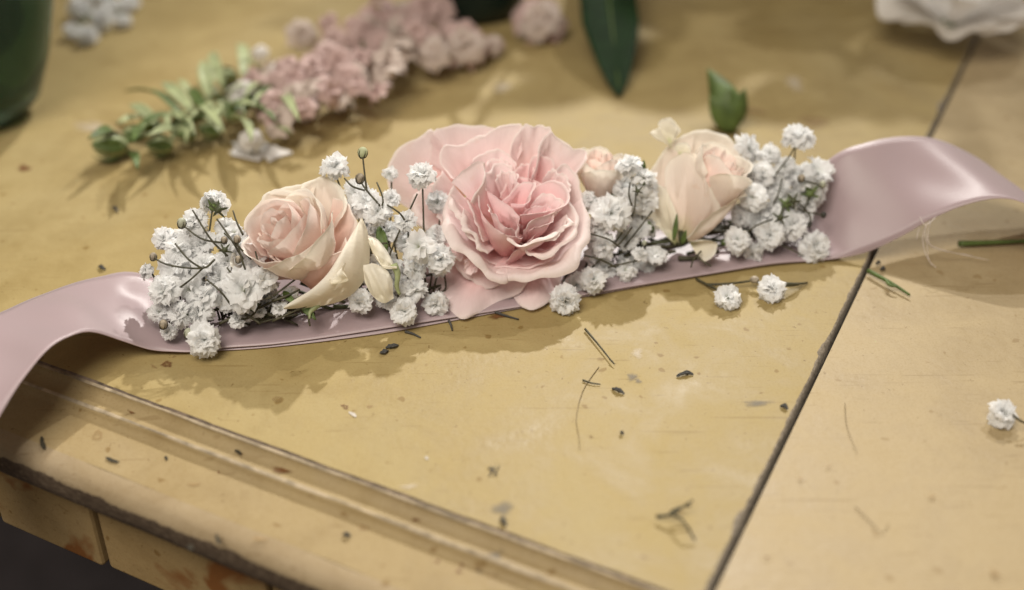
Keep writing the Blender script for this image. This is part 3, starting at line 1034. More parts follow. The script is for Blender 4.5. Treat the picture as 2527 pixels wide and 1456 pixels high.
# wrapped heart: outer face seen
kp([(480, 590, 0.9), (520, 500, 0.8), (540, 640, 1.05), (600, 745, 1.2), (680, 810, 1.3), (770, 840, 1.3), (840, 850, 1.2)], (740, 1010, -0.6), 'pinkdeep', (-0.45, -0.15, 0.55), 0.10, 2.2, 0.03, 0.02, 20, nu=40)
kp([(560, 470, 0.6), (620, 530, 0.8), (720, 610, 1.0), (815, 690, 1.1), (830, 760, 1.1)], (760, 900, -0.5), 'pinkdeep', (-0.3, 0, 0.35), 0.05, 2.0, 0.03, 0.02, 21)
kp([(560, 430, 0.3), (590, 400, 0.2), (640, 340, 0.0), (720, 330, -0.1), (800, 400, -0.1), (790, 470, 0.1)], (720, 720, -0.6), 'pink', (0, 0.1, -0.2), 0.12, 2.2, 0.06, 0.05, 22)
kp([(690, 590, 0.6), (770, 520, 0.5), (850, 470, 0.5), (925, 455, 0.6), (905, 530, 0.8), (870, 585, 0.9), (760, 600, 0.85)], (800, 760, -0.3), 'pinkdeep', (0, 0, -0.1), 0.06, 2.0, 0.05, 0.03, 23)
# right inner sheaves
kp([(880, 560, 0.3), (960, 480, 0.2), (1060, 440, 0.2), (1130, 480, 0.35), (1165, 560, 0.6), (1130, 620, 0.9), (1000, 660, 1.0), (830, 690, 1.1)], (860, 820, -0.5), 'pinkdeep', (0.3, 0.0, 0.1), 0.10, 2.2, 0.04, 0.02, 24, nu=40)
kp([(1150, 560, 0.45), (1120, 650, 0.85), (1010, 700, 1.05), (900, 735, 1.15), (850, 790, 1.15)], (830, 900, -0.4), 'pink', (0.3, -0.2, 0.3), 0.10, 2.2, 0.04, 0.03, 25)
kp([(1100, 650, 0.8), (1060, 720, 1.0), (980, 770, 1.1), (890, 790, 1.15)], (850, 900, -0.4), 'pinkdeep', (0.2, -0.2, 0.2), 0.08, 2.2, 0.04, 0.03, 26)
kp([(735, 835, 1.25), (790, 880, 1.3), (880, 890, 1.3), (980, 860, 1.25), (1090, 800, 1.1), (1165, 720, 0.9)], (830, 930, -0.5), 'pink', (0.2, -0.35, 0.4), 0.30, 2.4, 0.04, 0.06, 27, nu=40)
kp([(840, 920, 1.0), (920, 955, 1.1), (1020, 950, 1.1), (1130, 900, 1.0), (1200, 800, 0.8), (1215, 680, 0.5), (1170, 560, 0.2)], (860, 880, -0.6), 'pink', (0.35, -0.3, 0.2), 0.28, 2.4, 0.05, 0.05, 28, nu=40)
kp([(720, 1040, 0.55), (760, 985, 0.7), (830, 935, 0.85), (890, 940, 0.9)], (800, 1030, -0.3), 'pinkdeep', (0.0, -0.15, 0.2), 0.10, 2.2, 0.02, 0.02, 29)
kp([(790, 700, 0.9), (820, 780, 1.1), (810, 840, 1.2), (850, 850, 1.2)], (800, 930, -0.2), 'pinkdeep', (0, -0.1, 0.2), 0.05, 2.0, 0.03, 0.02, 30)
kp([(870, 480, -0.1), (930, 300, -0.4), (1000, 260, -0.6), (1060, 320, -0.5), (1080, 420, -0.3)], (880, 640, -0.7), 'pinkdeep', (0, 0, -0.3), 0.08, 2.2, 0.05, 0.04, 31)
kp([(700, 560, 0.0), (760, 430, -0.3), (830, 330, -0.5), (900, 340, -0.5), (920, 440, -0.3)], (820, 700, -0.7), 'pinkdeep', (0, 0, -0.3), 0.05, 2.2, 0.05, 0.04, 32)
kp([(600, 600, 0.9), (640, 690, 1.1), (720, 770, 1.2), (800, 800, 1.2)], (760, 920, -0.4), 'pink', (-0.3, -0.1, 0.4), 0, 2, 0.05, 0.04, 41)
kp([(900, 610, 0.6), (1000, 560, 0.5), (1090, 560, 0.6), (1120, 620, 0.8), (1000, 690, 1.0)], (880, 820, -0.4), 'pink', (0.1, 0, -0.1), 0, 2, 0.05, 0.04, 42)
kp([(415, 640, 0.9), (450, 740, 1.05), (520, 860, 1.12), (600, 960, 1.1)], (720, 860, -0.6), 'pink', (-0.3, -0.2, 0.2), 0.28, 1.8, 0.05, 0.05, 43)
kp([(980, 860, 1.18), (1080, 830, 1.08), (1150, 760, 0.95), (1170, 680, 0.75)], (880, 860, -0.4), 'pink', (0.3, -0.2, 0.2), 0.28, 1.8, 0.05, 0.05, 44)
kp([(640, 430, 0.1), (700, 385, 0.0), (780, 400, 0.1), (825, 470, 0.3)], (760, 700, -0.5), 'pink', (0, 0, -0.2), 0, 2, 0.06, 0.05, 45)
kp([(1000, 400, -0.1), (1090, 380, -0.2), (1160, 430, -0.1), (1195, 520, 0.1)], (900, 700, -0.7), 'pink', (0.2, 0, -0.2), 0, 2, 0.06, 0.05, 46)
kp([(560, 330, -0.2), (650, 290, -0.4), (720, 300, -0.4), (770, 360, -0.3)], (700, 640, -0.7), 'pink', (0, 0, -0.2), 0, 2, 0.06, 0.06, 47)
kp([(860, 660, 0.9), (930, 630, 0.95), (1010, 610, 0.9), (1060, 640, 0.95)], (860, 840, -0.3), 'pinkdeep', (0.1, 0, 0.1), 0, 2, 0.05, 0.05, 48)
spiral(rose, K(830, 840, -0.7), vv(0.0, 0.15, 1.0), 0.0065, 0.0155, 7, [M['pinkdeep']], 5, 0.5, 0.2, 0.4, 0.08, 0.05)

# --- left peach rose
D = d0(770) - 0.001
Lq = conv(596.3, 426.8, 0.25, D)
rose = part('rose', *ball(Lq(860, 1080, -0.9), 0.004, UP, 1.0), M['green'], crown)
rose['label'] = 'peach rose with cream edged petals, left of the pink rose'
AXL = vv(-0.34, 0.62, 0.70)
CT = Lq(640, 780, -0.4)


def lp(rim, base, mat='peach', bulge=(0, 0, 0), lip=0.0, ang=2.4, ruf=0.03, jag=0.02, seed=1, **kw):
    petal(rose, [Lq(*p) for p in rim], Lq(*base), CT, M[mat], bulge, lip, min(ang, 1.6), ruf, jag, seed, **kw)


# back petals
lp([(170, 600, -0.6), (110, 520, -0.8), (150, 420, -0.9), (230, 350, -0.9), (300, 330, -0.8)], (620, 820, -1.0), 'cream', (-0.3, 0.1, -0.3), 0.25, 2.2, 0.04, 0.02, 101)
lp([(200, 560, -0.3), (215, 390, -0.6), (245, 230, -0.8), (330, 200, -0.9), (450, 175, -1.0), (580, 150, -1.0), (650, 110, -1.0), (720, 150, -0.9)], (640, 800, -1.0), 'blush', (-0.2, 0.2, -0.4), 0.16, 2.2, 0.04, 0.03, 102, nu=40)
lp([(560, 260, -0.6), (640, 140, -0.9), (780, 70, -1.0), (900, 130, -0.9), (960, 240, -0.7), (1000, 330, -0.5), (1000, 450, -0.3)], (720, 800, -1.0), 'blush', (0.1, 0.2, -0.4), 0.22, 2.2, 0.05, 0.04, 103, nu=40)
lp([(900, 250, -0.6), (1000, 290, -0.6), (1070, 380, -0.5), (1115, 500, -0.3), (1090, 620, -0.1), (1010, 760, 0.1)], (760, 860, -0.9), 'peach', (0.35, 0.0, 0.0), 0.12, 2.2, 0.03, 0.02, 104)
# left stacked edges
for q, (dx, dy) in enumerate([(0, 0), (25, 70), (55, 130)]):
    lp([(190 + dx, 500 + dy, -0.3 + .1 * q), (200 + dx, 620 + dy, 0.0 + .1 * q), (270 + dx, 720 + dy, 0.25 + .1 * q), (380 + dx, 790 + dy, 0.4 + .1 * q), (520 + dx, 820 + dy, 0.5 + .05 * q)], (650, 950, -0.7), 'peach', (-0.3, -0.2, 0.25), 0.14, 2.3, 0.05, 0.04, 110 + q)
# front cup
lp([(330, 865, 0.55), (440, 885, 0.7), (600, 893, 0.8), (780, 860, 0.8), (930, 800, 0.7), (1010, 740, 0.55), (1030, 640, 0.35)], (760, 1170, -0.6), 'peach', (-0.05, -0.15, 0.55), 0.12, 2.4, 0.02, 0.015, 115, nu=44)
# inner winding
spiral(rose, Lq(690, 915, -0.9), vv(-0.42, 0.55, 0.72), 0.0160, 0.0235, 17, [M['peach'], M['peach'], M['peach'], M['blush']], 12, 0.6, 0.10, 0.6, 0.15, 0.04, (1.5, 0.85), 0.30, 0.8)
# big turned-back cream petal on the right
def lb_(inner, outer, mat='cream', **kw):
    band(rose, [Lq(*p) for p in inner], [Lq(*p) for p in outer], M[mat], **kw)


lb_([(1185, 440, -0.2), (1110, 560, 0.1), (1040, 690, 0.45), (945, 850, 0.75), (840, 1000, 0.9), (690, 1140, 0.9), (540, 1240, 0.8), (412, 1330, 0.7)],
    [(1195, 450, -0.25), (1245, 580, -0.2), (1265, 760, -0.2), (1255, 920, -0.2), (1190, 1090, -0.1), (1010, 1250, 0.1), (740, 1320, 0.3), (425, 1345, 0.6)], puff=0.34, seed=120, ruf=0.05, nu=52, nv=16)
lb_([(1015, 880, 1.05), (990, 930, 1.1), (940, 990, 1.12), (860, 1060, 1.1)], [(1030, 890, 0.9), (1010, 970, 0.95), (1050, 1060, 0.95), (900, 1105, 1.0)], puff=0.12, seed=121)
lb_([(1200, 905, 0.25), (1300, 900, 0.3), (1430, 950, 0.3), (1490, 1060, 0.25)], [(1215, 1080, 0.3), (1290, 1210, 0.3), (1400, 1285, 0.3), (1500, 1240, 0.2)], puff=0.28, seed=122, ruf=0.05)
lb_([(1245, 610, -0.1), (1330, 650, 0.0), (1430, 760, 0.0), (1500, 890, 0.1)], [(1255, 690, 0.15), (1300, 790, 0.35), (1370, 890, 0.4), (1440, 945, 0.35)], puff=0.2, seed=123)
lb_([(1290, 770, 0.42), (1340, 830, 0.5), (1400, 910, 0.5), (1530, 920, 0.4)], [(1300, 800, 0.35), (1350, 880, 0.42), (1420, 945, 0.45), (1535, 945, 0.4)], puff=0.05, seed=124)
v, f = tube([Lq(1500, 900, 0.2), Lq(1540, 1000, 0.2), Lq(1530, 1120, 0.1), Lq(1560, 1200, 0)], 0.0012, 0.0005, 6, 10)
part('sepal', v, f, M['lime'], rose)
v, f = tube([Lq(760, 1300, 0.3), Lq(680, 1370, 0.4), Lq(670, 1440, 0.5)], 0.0010, 0.0003, 6, 10)
part('sepal', v, f, M['lime'], rose)

# --- right blush bud
D = d0(1700)
Rq = conv(1537.9, 288.7, 0.25867, D)
rose = part('rose', *ball(Rq(540, 1150, -0.75), 0.0035, vv(-0.2, 1, 0.2), 1.0), M['stemgreen'], crown)
rose['label'] = 'pale blush half open rose near the right end of the garland'
CT = Rq(640, 700, -0.7)


def rp(rim, base, mat='blush', bulge=(0, 0, 0), lip=0.0, ang=2.4, ruf=0.03, jag=0.02, seed=1, **kw):
    petal(rose, [Rq(*p) for p in rim], Rq(*base), CT, M[mat], bulge, lip, min(ang, 1.6), ruf, jag, seed, **kw)


BB = (560, 1180, -0.7)
rp([(260, 900, -0.9), (240, 620, -1.0), (330, 430, -1.1), (440, 280, -1.2), (560, 200, -1.3), (680, 180, -1.3)], BB, 'blush', (-0.55, 0.0, -0.2), 0.12, 2.2, 0.03, 0.02, 201, nu=40)
rp([(460, 300, -1.3), (560, 195, -1.3), (690, 165, -1.4), (800, 160, -1.4), (930, 200, -1.4), (1040, 260, -1.3), (1150, 380, -1.2), (1195, 420, -1.0)], BB, 'blush', (0.1, 0.0, -0.6), 0.22, 2.2, 0.05, 0.04, 202, nu=40)
rp([(1020, 250, -1.2), (1120, 380, -1.0), (1170, 480, -0.8), (1140, 580, -0.5), (1080, 680, -0.3), (1000, 750, -0.1)], BB, 'blush', (0.55, 0.0, 0.1), 0.12, 2.2, 0.03, 0.02, 203, nu=40)
spiral(rose, Rq(700, 900, -1.0), vv(0.42, 0.80, 0.45), 0.0105, 0.0225, 12, [M['peach'], M['peach'], M['blush']], 22, 0.3, 0.1, 0.3, 0.12, 0.04, (1.5, 0.95), 0.1, 0.8)
# front petals, outer faces seen
rp([(930, 880, 0.1), (860, 740, 0.25), (790, 590, 0.25), (740, 440, 0.1), (690, 360, -0.1), (620, 350, -0.2)], BB, 'blush', (0.45, 0.0, 0.6), 0.08, 2.2, 0.02, 0.02, 204)
rp([(400, 660, -0.2), (405, 520, -0.2), (450, 430, -0.15), (540, 370, -0.1), (610, 350, 0.0), (690, 420, 0.1), (780, 560, 0.15), (870, 740, 0.15), (935, 880, 0.05)], BB, 'blush', (0.05, -0.1, 0.75), 0.08, 2.3, 0.02, 0.02, 205, nu=44)
rp([(190, 900, -0.5), (230, 760, -0.35), (310, 665, -0.2), (400, 690, -0.05), (450, 790, 0.1), (500, 900, 0.2), (530, 1010, 0.2)], (520, 1210, -0.4), 'cream', (-0.25, -0.2, 0.45), 0.08, 2.2, 0.02, 0.03, 206, nu=40, uvr=(0.0, 0.9))
rp([(1140, 700, -0.3), (1090, 790, 0.0), (980, 880, 0.15), (850, 980, 0.25), (720, 1080, 0.3), (600, 1155, 0.25)], (680, 1170, -0.5), 'blush', (0.3, -0.2, 0.4), 0.42, 2.0, 0.02, 0.02, 207, nu=40)
rp([(640, 1190, 0.2), (760, 1170, 0.3), (850, 1190, 0.3), (885, 1220, 0.25), (850, 1300, 0.2), (760, 1370, 0.15), (715, 1350, 0.2)], (640, 1190, -0.2), 'cream', (0.05, -0.05, 0.25), 0.12, 2.2, 0.02, 0.02, 208)
rp([(465, 290, -1.0), (400, 240, -0.8), (310, 205, -0.7), (290, 150, -0.7), (350, 110, -0.8)], (470, 300, -1.0), 'cream', (-0.05, 0.05, 0.2), 0.2, 2.6, 0.03, 0.03, 209)
rp([(340, 130, -0.9), (350, 60, -0.9), (420, 35, -0.95), (500, 70, -1.0), (520, 140, -1.0), (480, 220, -1.0)], (440, 250, -1.05), 'cream', (0, 0, 0.3), 0.1, 2.2, 0.03, 0.03, 210)
rp([(480, 300, -0.2), (530, 265, -0.1), (610, 280, -0.1), (630, 330, 0.0), (600, 350, 0.0)], (540, 360, -0.5), 'cream', (0, 0.05, 0.2), 0.14, 2.3, 0.03, 0.03, 211)
for k, pts in enumerate([[(480, 1180, 0.2), (510, 1100, 0.35), (520, 1000, 0.35), (515, 920, 0.3)], [(560, 1210, 0.2), (570, 1130, 0.4), (600, 1080, 0.4)], [(300, 1150, -0.4), (250, 1060, -0.4), (235, 960, -0.4), (250, 1000, -.4)]]):
    v, f, u = blade(Rq(*pts[0]), Rq(*pts[-1]), 0.0017, BK, 0.06, 0.3)
    part('sepal', v, f, M['leaf'], rose, True, u, 0.0003)

# --- small peach bud behind
D = d0(1480) + 0.016
Sq = conv(1480, 425, 1.0, D)
rose = part('rose', *ball(Sq(0, 70, 0), 0.006, UP, 1.0), M['green'], crown)
rose['label'] = 'small peach rose bud half hidden behind the pink rose'
spiral(rose, Sq(0, 66, 0), vv(-0.05, 0.85, 0.5), 0.0085, 0.0165, 13, [M['peach'], M['peach'], M['blush']], 31, 0.4, 0.12, 1.0, 0.12, 0.05, (1.5, 1.0), 0.15, 0.9)


# ------------------------------------------------------------------ gypsophila blossoms
def blossom_mesh(seed, n=(8, 11, 11, 8), name='blossom'):
    """ruffled double blossom of unit radius, facing +Z"""
    r = np.random.default_rng(seed)
    V, Fc, UVs = [], [], []
    tilt = [(92, 0.92), (66, 0.95), (42, 0.92), (18, 0.84)]
    na, nb = 8, 6
    for w, cnt in enumerate(n):
        a0 = r.uniform(0, 6.28)
        for k in range(cnt):
            ph = a0 + 6.2832 * k / cnt + r.uniform(-0.22, 0.22)
            th = math.radians(tilt[w][0] + r.uniform(-20, 20))
            L = tilt[w][1] * r.uniform(0.72, 1.12)
            W = L * r.uniform(0.36, 0.56)
            curl = r.uniform(0.1, 0.55)
            tw = r.uniform(-0.5, 0.5)
            p1, p2 = r.uniform(0, 6.28, 2)
            cup = r.uniform(-0.25, 0.35)
            rad = np.array([math.cos(ph), math.sin(ph), 0])
            tan = np.array([-math.sin(ph), math.cos(ph), 0])
            off = len(V)
            for j in range(nb):
                v = j / (nb - 1)
                wid = W * (0.16 + 0.84 * math.sin(min(1, v * 1.08) * 1.75) ** 1.1 * (1 - 0.22 * v ** 5))
                aa = th * 0.45 + (th * 0.75) * v + curl * v * v
                rr = L * (math.sin(th * 0.45) * v * 0.25 + math.sin(aa) * v * 0.75)
                zz = L * (math.cos(th * 0.45) * v * 0.25 + math.cos(aa) * v * 0.75)
                for i in range(na):
                    s = i / (na - 1) * 2 - 1
                    UVs.append((s * 0.5 + 0.5, v))
                    tooth = (0.07 * math.cos(s * 9.4 + p1) + 0.045 * math.cos(s * 17 + p2)) * v ** 4 - 0.13 * abs(s) ** 3 * v ** 2
                    ruf = 0.11 * math.sin(s * 4.6 + p2 + v * 2.5) * v * v + cup * 0.25 * s * s * v
                    base = rad * (rr + tooth * math.sin(aa)) + np.array([0, 0, zz + tooth * math.cos(aa)])
                    nrm_ = rad * -math.cos(aa) + np.array([0, 0, math.sin(aa)])
                    V.append(base + tan * (s * wid * math.cos(tw * v)) + nrm_ * (ruf + s * wid * math.sin(tw * v)) + np.array([0, 0, -0.25]))
            Fc += grid_faces(na, nb, off)
    return mesh_data(name, V, Fc, M['white'], True, UVs)


BL = [blossom_mesh(s, nn_) for s, nn_ in zip(range(20, 30), [(8, 11, 11, 8), (7, 9, 10, 6), (8, 11, 12, 9), (6, 7, 5, 3), (8, 10, 11, 8), (7, 12, 10, 6), (5, 6, 6, 5), (8, 11, 11, 8), (7, 10, 12, 7), (8, 9, 9, 8)])]


def calyx_mesh(mat):
    vs = []
    prof = [(0.02, -0.62), (0.16, -0.58), (0.22, -0.42), (0.20, -0.28)]
    nn = 8
    V = [np.array([r * math.cos(6.2832 * i / nn), r * math.sin(6.2832 * i / nn), z]) for r, z in prof for i in range(nn)]
    Fc = grid_faces(nn, len(prof), 0, True)
    for k in range(5):
        ph = 6.2832 * k / 5
        rad = np.array([math.cos(ph), math.sin(ph), 0])
        tan = np.array([-math.sin(ph), math.cos(ph), 0])
        o = len(V)
        V += [rad * 0.15 - tan * 0.07 + [0, 0, -0.5], rad * 0.15 + tan * 0.07 + [0, 0, -0.5], rad * 0.42 - tan * 0.07 + [0, 0, -0.36], rad * 0.42 + tan * 0.07 + [0, 0, -0.36], rad * 0.66 + [0, 0, -0.30]]
        Fc += [(o, o + 1, o + 3, o + 2), (o + 2, o + 3, o + 4)]
    return mesh_data('calyx', V, Fc, mat, True)


CAL = calyx_mesh(M['green'])
CALD = calyx_mesh(M['stemgreen'])


def rot_to(axis, spin):
    z = unit(axis)
    x = unit(np.cross([0.21, 0.93, 0.3], z))
    y = np.cross(z, x)
    c, s = math.cos(spin), math.sin(spin)
    x2, y2 = x * c + y * s, y * c - x * s
    return Matrix(((x2[0], y2[0], z[0]), (x2[1], y2[1], z[1]), (x2[2], y2[2], z[2])))


nbl = 0


def gyp(parent, c, r, axis, name='gypsophila_blossom', stem_to=None, calyx=True, squash=1.0):
    """blossom at world point c; its calyx is a sub-part; the stem is a sub-part too"""
    global nbl
    nbl += 1
    o = bpy.data.objects.new(name, BL[nbl % len(BL)])
    COL.objects.link(o)
    off = np.array(parent.location) if parent is not None else np.zeros(3)
    Rm = rot_to(axis, rng.uniform(0, 6.28)).to_4x4()
    S = Matrix.Diagonal((r, r, r * squash, 1))
    mw = Matrix.Translation(Vector([float(q) for q in (np.asarray(c) - off)])) @ Rm @ S
    if parent is not None:
        o.parent = parent
    o.matrix_basis = mw
    if calyx:
        k = bpy.data.objects.new('calyx', CAL)
        COL.objects.link(k)
        k.parent = o
    if stem_to is not None:
        inv = (Matrix.Translation(Vector([float(q) for q in off])) @ mw).inverted()
        a = np.asarray(c) - unit(axis) * r * 0.55
        b = np.asarray(stem_to)
        m_ = (a + b) / 2 - unit(axis) * 0.003 + rng.normal(0, 0.0012, 3)
        v, f = tube([a, m_, b], 0.00030, 0.00036, 5, 8)
        v = [tuple(inv @ Vector([float(q) for q in p_])) for p_ in v]
        s = bpy.data.objects.new('stem', mesh_data('stem', v, f, M['stem']))
        COL.objects.link(s)
        s.parent = o
    return o


# (x, y, radius px, dz towards camera cm, facing (right, up, out) or None)
G = [
    # left cluster
    (530, 497, 45, -0.7, (0.1, 0.8, -0.5)), (480, 545, 40, -0.6, None), (440, 612, 42, -0.3, None), (500, 600, 40, -0.5, None), (405, 590, 30, -0.6, None), (590, 602, 40, -0.3, None), (628, 600, 34, -0.6, None),
    (360, 668, 24, -0.4, (-0.8, 0.3, 0.2)), (430, 655, 44, -0.1, None), (505, 655, 42, 0.0, None), (560, 645, 36, -0.1, None), (405, 715, 50, 0.35, (-0.25, 0.25, 0.9)), (470, 715, 42, 0.1, None), (540, 690, 40, 0.0, None),
    (600, 715, 60, 0.55, (0.0, 0.15, 1)), (650, 688, 44, 0.45, (0.4, 0.3, 0.8)), (440, 775, 42, 0.2, None), (490, 770, 44, 0.2, None), (505, 730, 40, 0.2, None), (503, 838, 47, 0.75, (0.1, 0.1, 1)), (395, 770, 34, 0.0, None), (415, 820, 26, 0.2, None), (690, 760, 26, 0.1, None), (585, 790, 22, 0.1, None), (640, 770, 20, 0.0, None), (560, 745, 30, 0.0, None), (715, 725, 24, -0.1, None), (665, 735, 26, -0.2, None), (610, 775, 24, -0.1, None), (740, 745, 22, -0.2, None),
    (560, 560, 34, -0.8, None), (650, 640, 36, -0.7, None), (610, 650, 34, -0.4, None),
    # between left rose and pink rose
    (826, 410, 42, -0.6, (0.0, 0.7, 0.6)), (880, 470, 38, -0.7, None), (905, 500, 42, -0.2, None), (932, 520, 44, 0.1, (-0.1, 0.2, 0.9)), (870, 510, 32, -0.6, None), (1000, 545, 36, 0.1, None), (965, 490, 30, -1.0, None), (960, 570, 34, -0.4, None),
    (1041, 430, 40, 0.3, (0.0, 0.6, 0.7)), (1033, 610, 50, 0.5, (-0.1, 0.1, 1)), (1085, 640, 44, 0.3, (0.3, 0, 0.9)), (1025, 665, 36, 0.1, None), (1022, 712, 40, 0.2, None), (890, 745, 40, 0.1, (-0.2, -0.3, 0.8)), (998, 768, 37, 0.55, (0, 0.1, 1)), (1075, 750, 36, 0.1, None),
    (945, 640, 34, -0.4, None), (1000, 600, 34, -0.5, None), (955, 740, 30, -0.1, None), (962, 430, 26, -1.4, None), (905, 560, 34, -0.8, None),
    # between pink rose and blush rose
    (1552, 405, 42, 0.1, (-0.2, 0.8, 0.4)), (1590, 436, 34, 0.2, (0.2, 0.8, 0.3)), (1510, 525, 52, 0.4, (0.0, 0.25, 0.9)), (1582, 490, 46, 0.0, None), (1452, 492, 26, -0.2, None), (1490, 608, 36, 0.1, None), (1463, 690, 39, 0.5, (0.1, 0.1, 1)),
    (1395, 742, 46, 0.2, (0.1, -0.3, 0.9)), (1545, 668, 36, 0.1, None), (1580, 628, 24, 0.5, (0.6, 0.4, 0.4)), (1620, 628, 36, 0.0, None), (1545, 590, 32, -0.3, None), (1470, 560, 34, -0.2, None), (1605, 470, 34, -0.4, None), (1540, 460, 30, -0.5, None), (1420, 700, 34, -0.2, None),
    # right cluster
    (1848, 365, 44, -0.8, None), (1970, 337, 43, -0.2, (0.1, 0.7, 0.6)), (2020, 422, 46, -0.2, (0.4, 0.6, 0.5)), (1880, 432, 44, -0.3, None), (1858, 486, 40, 0.2, None), (1935, 412, 36, -0.6, None), (1945, 500, 42, -0.1, (0.3, 0.2, -0.6)), (2000, 468, 42, -0.2, (0.2, 0.4, -0.6)),
    (1898, 578, 46, 0.3, (0, 0.1, 1)), (1955, 553, 42, 0.1, None), (1821, 593, 37, 0.5, (0, 0.1, 1)), (2012, 608, 42, 0.3, (0.2, 0.1, 0.9)), (1858, 628, 34, 0.1, None), (1900, 520, 38, -0.1, None), (1975, 530, 34, -0.4, None), (1925, 468, 38, -0.4, None), (1835, 440, 32, -0.8, None), (1830, 540, 34, -0.4, None), (1870, 545, 34, -0.3, None),
]
frg = np.random.default_rng(41)
for x0, x1, y0, y1, cnt in ((385, 650, 560, 790, 20), (880, 1090, 470, 730, 12), (1440, 1620, 470, 690, 10), (1820, 2010, 380, 600, 14)):
    for k in range(cnt):
        G.append((frg.uniform(x0, x1), frg.uniform(y0, y1), frg.uniform(24, 42), frg.uniform(-1.0, -0.25), None))
for (x, y, r, dz, fc) in G:
    dd = d0(min(max(x, 430), 2010))
    c = Q(x, y, dd - dz * 0.01)
    rad = r * dd / F
    c = above(c, x, y, rad * 72)
    ax = vv(*fc) if fc else unit(vv(rng.normal(0, 0.55), 0.35 + rng.normal(0, 0.4), 0.75))
    bx = x + rng.uniform(-50, 50)
    if 640 < x < 905:
        bx = 945 if y < 620 else x
    target = P(bx, low(bx) - 55, 0.25) + np.array([0, 0.004, 0])
    gyp(crown, c, rad * 1.10 * frg.uniform(0.9, 1.08), ax, 'gypsophila_blossom', target)

# visible bare stems and buds of the crown (x, y, dz)
ST = [
    [(475, 518, .5), (520, 590, .5), (562, 632, .3)], [(432, 601, .6), (465, 640, .7), (497, 662, .5)], [(378, 636, .5), (420, 655, .6), (500, 662, .5), (530, 640, .3)], [(500, 662, .5), (470, 690, .6), (430, 720, .3)],
    [(510, 690, .7), (545, 720, .8), (575, 760, .5)], [(535, 540, 0), (570, 590, .1), (600, 640, 0)], [(575, 520, -.2), (585, 550, 0), (600, 580, 0)], [(450, 555, .3), (500, 590, .4), (560, 600, .2)], [(553, 575, .4), (590, 610, .5), (620, 640, .3)],
    [(586, 600, .6), (600, 650, .6), (615, 690, .4)], [(630, 620, .4), (640, 660, .4), (645, 690, .2)], [(560, 660, .6), (580, 690, .6), (590, 710, .3)],
    [(895, 385, -.2), (900, 430, 0), (905, 470, 0)], [(888, 445, 0), (905, 470, .1), (940, 510, .1)], [(930, 450, 0), (945, 490, .2), (940, 520, .2)], [(1030, 478, .3), (1005, 530, .2), (985, 560, .1)], [(850, 440, -.1), (870, 460, .1), (900, 470, 0)],
    [(955, 505, .3), (985, 525, .3), (1000, 545, .1)], [(990, 560, .2), (965, 620, .1), (950, 670, 0)], [(900, 570, 0), (920, 600, .1), (955, 600, .2)],
    [(1570, 460, .5), (1565, 520, .5), (1545, 560, .4), (1500, 620, .2), (1440, 680, 0)], [(1555, 450, .4), (1552, 480, .4), (1560, 510, .3)], [(1560, 560, .4), (1530, 600, .3), (1470, 650, .2)], [(1450, 575, .4), (1500, 590, .4), (1530, 610, .2)], [(1590, 640, .5), (1540, 650, .4), (1500, 660, .2)], [(1610, 520, .3), (1580, 560, .3), (1540, 610, .2)], [(1440, 630, .3), (1480, 640, .4), (1520, 660, .2)],
    [(1960, 365, 0), (1945, 390, 0), (1915, 430, -.1), (1890, 470, -.2)], [(1978, 445, .3), (2000, 450, .3), (2030, 458, .2)], [(1945, 480, .3), (1970, 500, .3), (1990, 520, .1)], [(2030, 530, .5), (2000, 525, .4), (1950, 510, .2), (1900, 500, 0)], [(1998, 552, .5), (2000, 535, .5), (1990, 520, .3)], [(1835, 580, .2), (1870, 555, .3), (1910, 540, .2)], [(1930, 440, .2), (1920, 480, .2), (1900, 520, 0)],
    [(1705, 660, .6), (1712, 640, .5), (1730, 620, .3)], [(1755, 657, .6), (1735, 645, .5), (1720, 630, .3)], [(2000, 640, .2), (1960, 620, .3), (1920, 600, .2)], [(765, 805, .5), (762, 780, .5), (780, 760, .2)],
]
for pts in ST:
    dd = d0(pts[0][0])
    w = [Q(x, y, dd - z * 0.01) for x, y, z in pts]
    for q in w:
        q[2] = max(q[2], 0.001)
    v, f = tube(w, 0.00026, 0.00034, 6, 12)
    part('stem', v, f, M['stem'], crown)
BU = [(895, 376, 15, -.2, 'white'), (888, 440, 14, 0, 'bud'), (378, 633, 11, .5, 'bud'), (403, 800, 13, .6, 'bud'), (585, 590, 11, .6, 'bud'), (553, 592, 10, .4, 'bud'), (448, 550, 14, .3, 'paleb'), (465, 822, 14, .7, 'paleb'), (1978, 440, 11, .4, 'bud'), (2033, 530, 8, .5, 'scrap'), (1998, 553, 7, .5, 'scrap'),
      (1590, 600, 8, .4, 'paleb'), (588, 640, 10, .4, 'bud'), (1450, 590, 8, .4, 'bud'), (2030, 455, 10, .3, 'paleb')]
for (x, y, r, dz, mt) in BU:
    dd = d0(min(max(x, 430), 2010))
    c = Q(x, y, dd - dz * 0.01)
    rad = r * dd / F * 0.82
    V, Fc = ball(c, rad, vv(0.2, 1, 0.3), 1.15, 10, 8)
    o = part('bud', V, Fc, M[mt], crown)
    # dark sepals hugging the bud
    S_ = []
    for k in range(5):
        an = 6.2832 * k / 5
        A1 = unit(vv(0.2, 1, 0.3))
        X1 = unit(np.cross(A1, RT))
        Y1 = np.cross(A1, X1)
        pts = [c + rad * 1.06 * (math.sin(th) * (math.cos(an) * X1 + math.sin(an) * Y1) - math.cos(th) * 1.15 * A1) for th in (0.2, 0.8, 1.4, 2.0)]
        S_.append(tube(pts, rad * 0.20, rad * 0.06, 5))
    v, f = join(*S_)
    part('sepal', v, f, M['stem'], o)
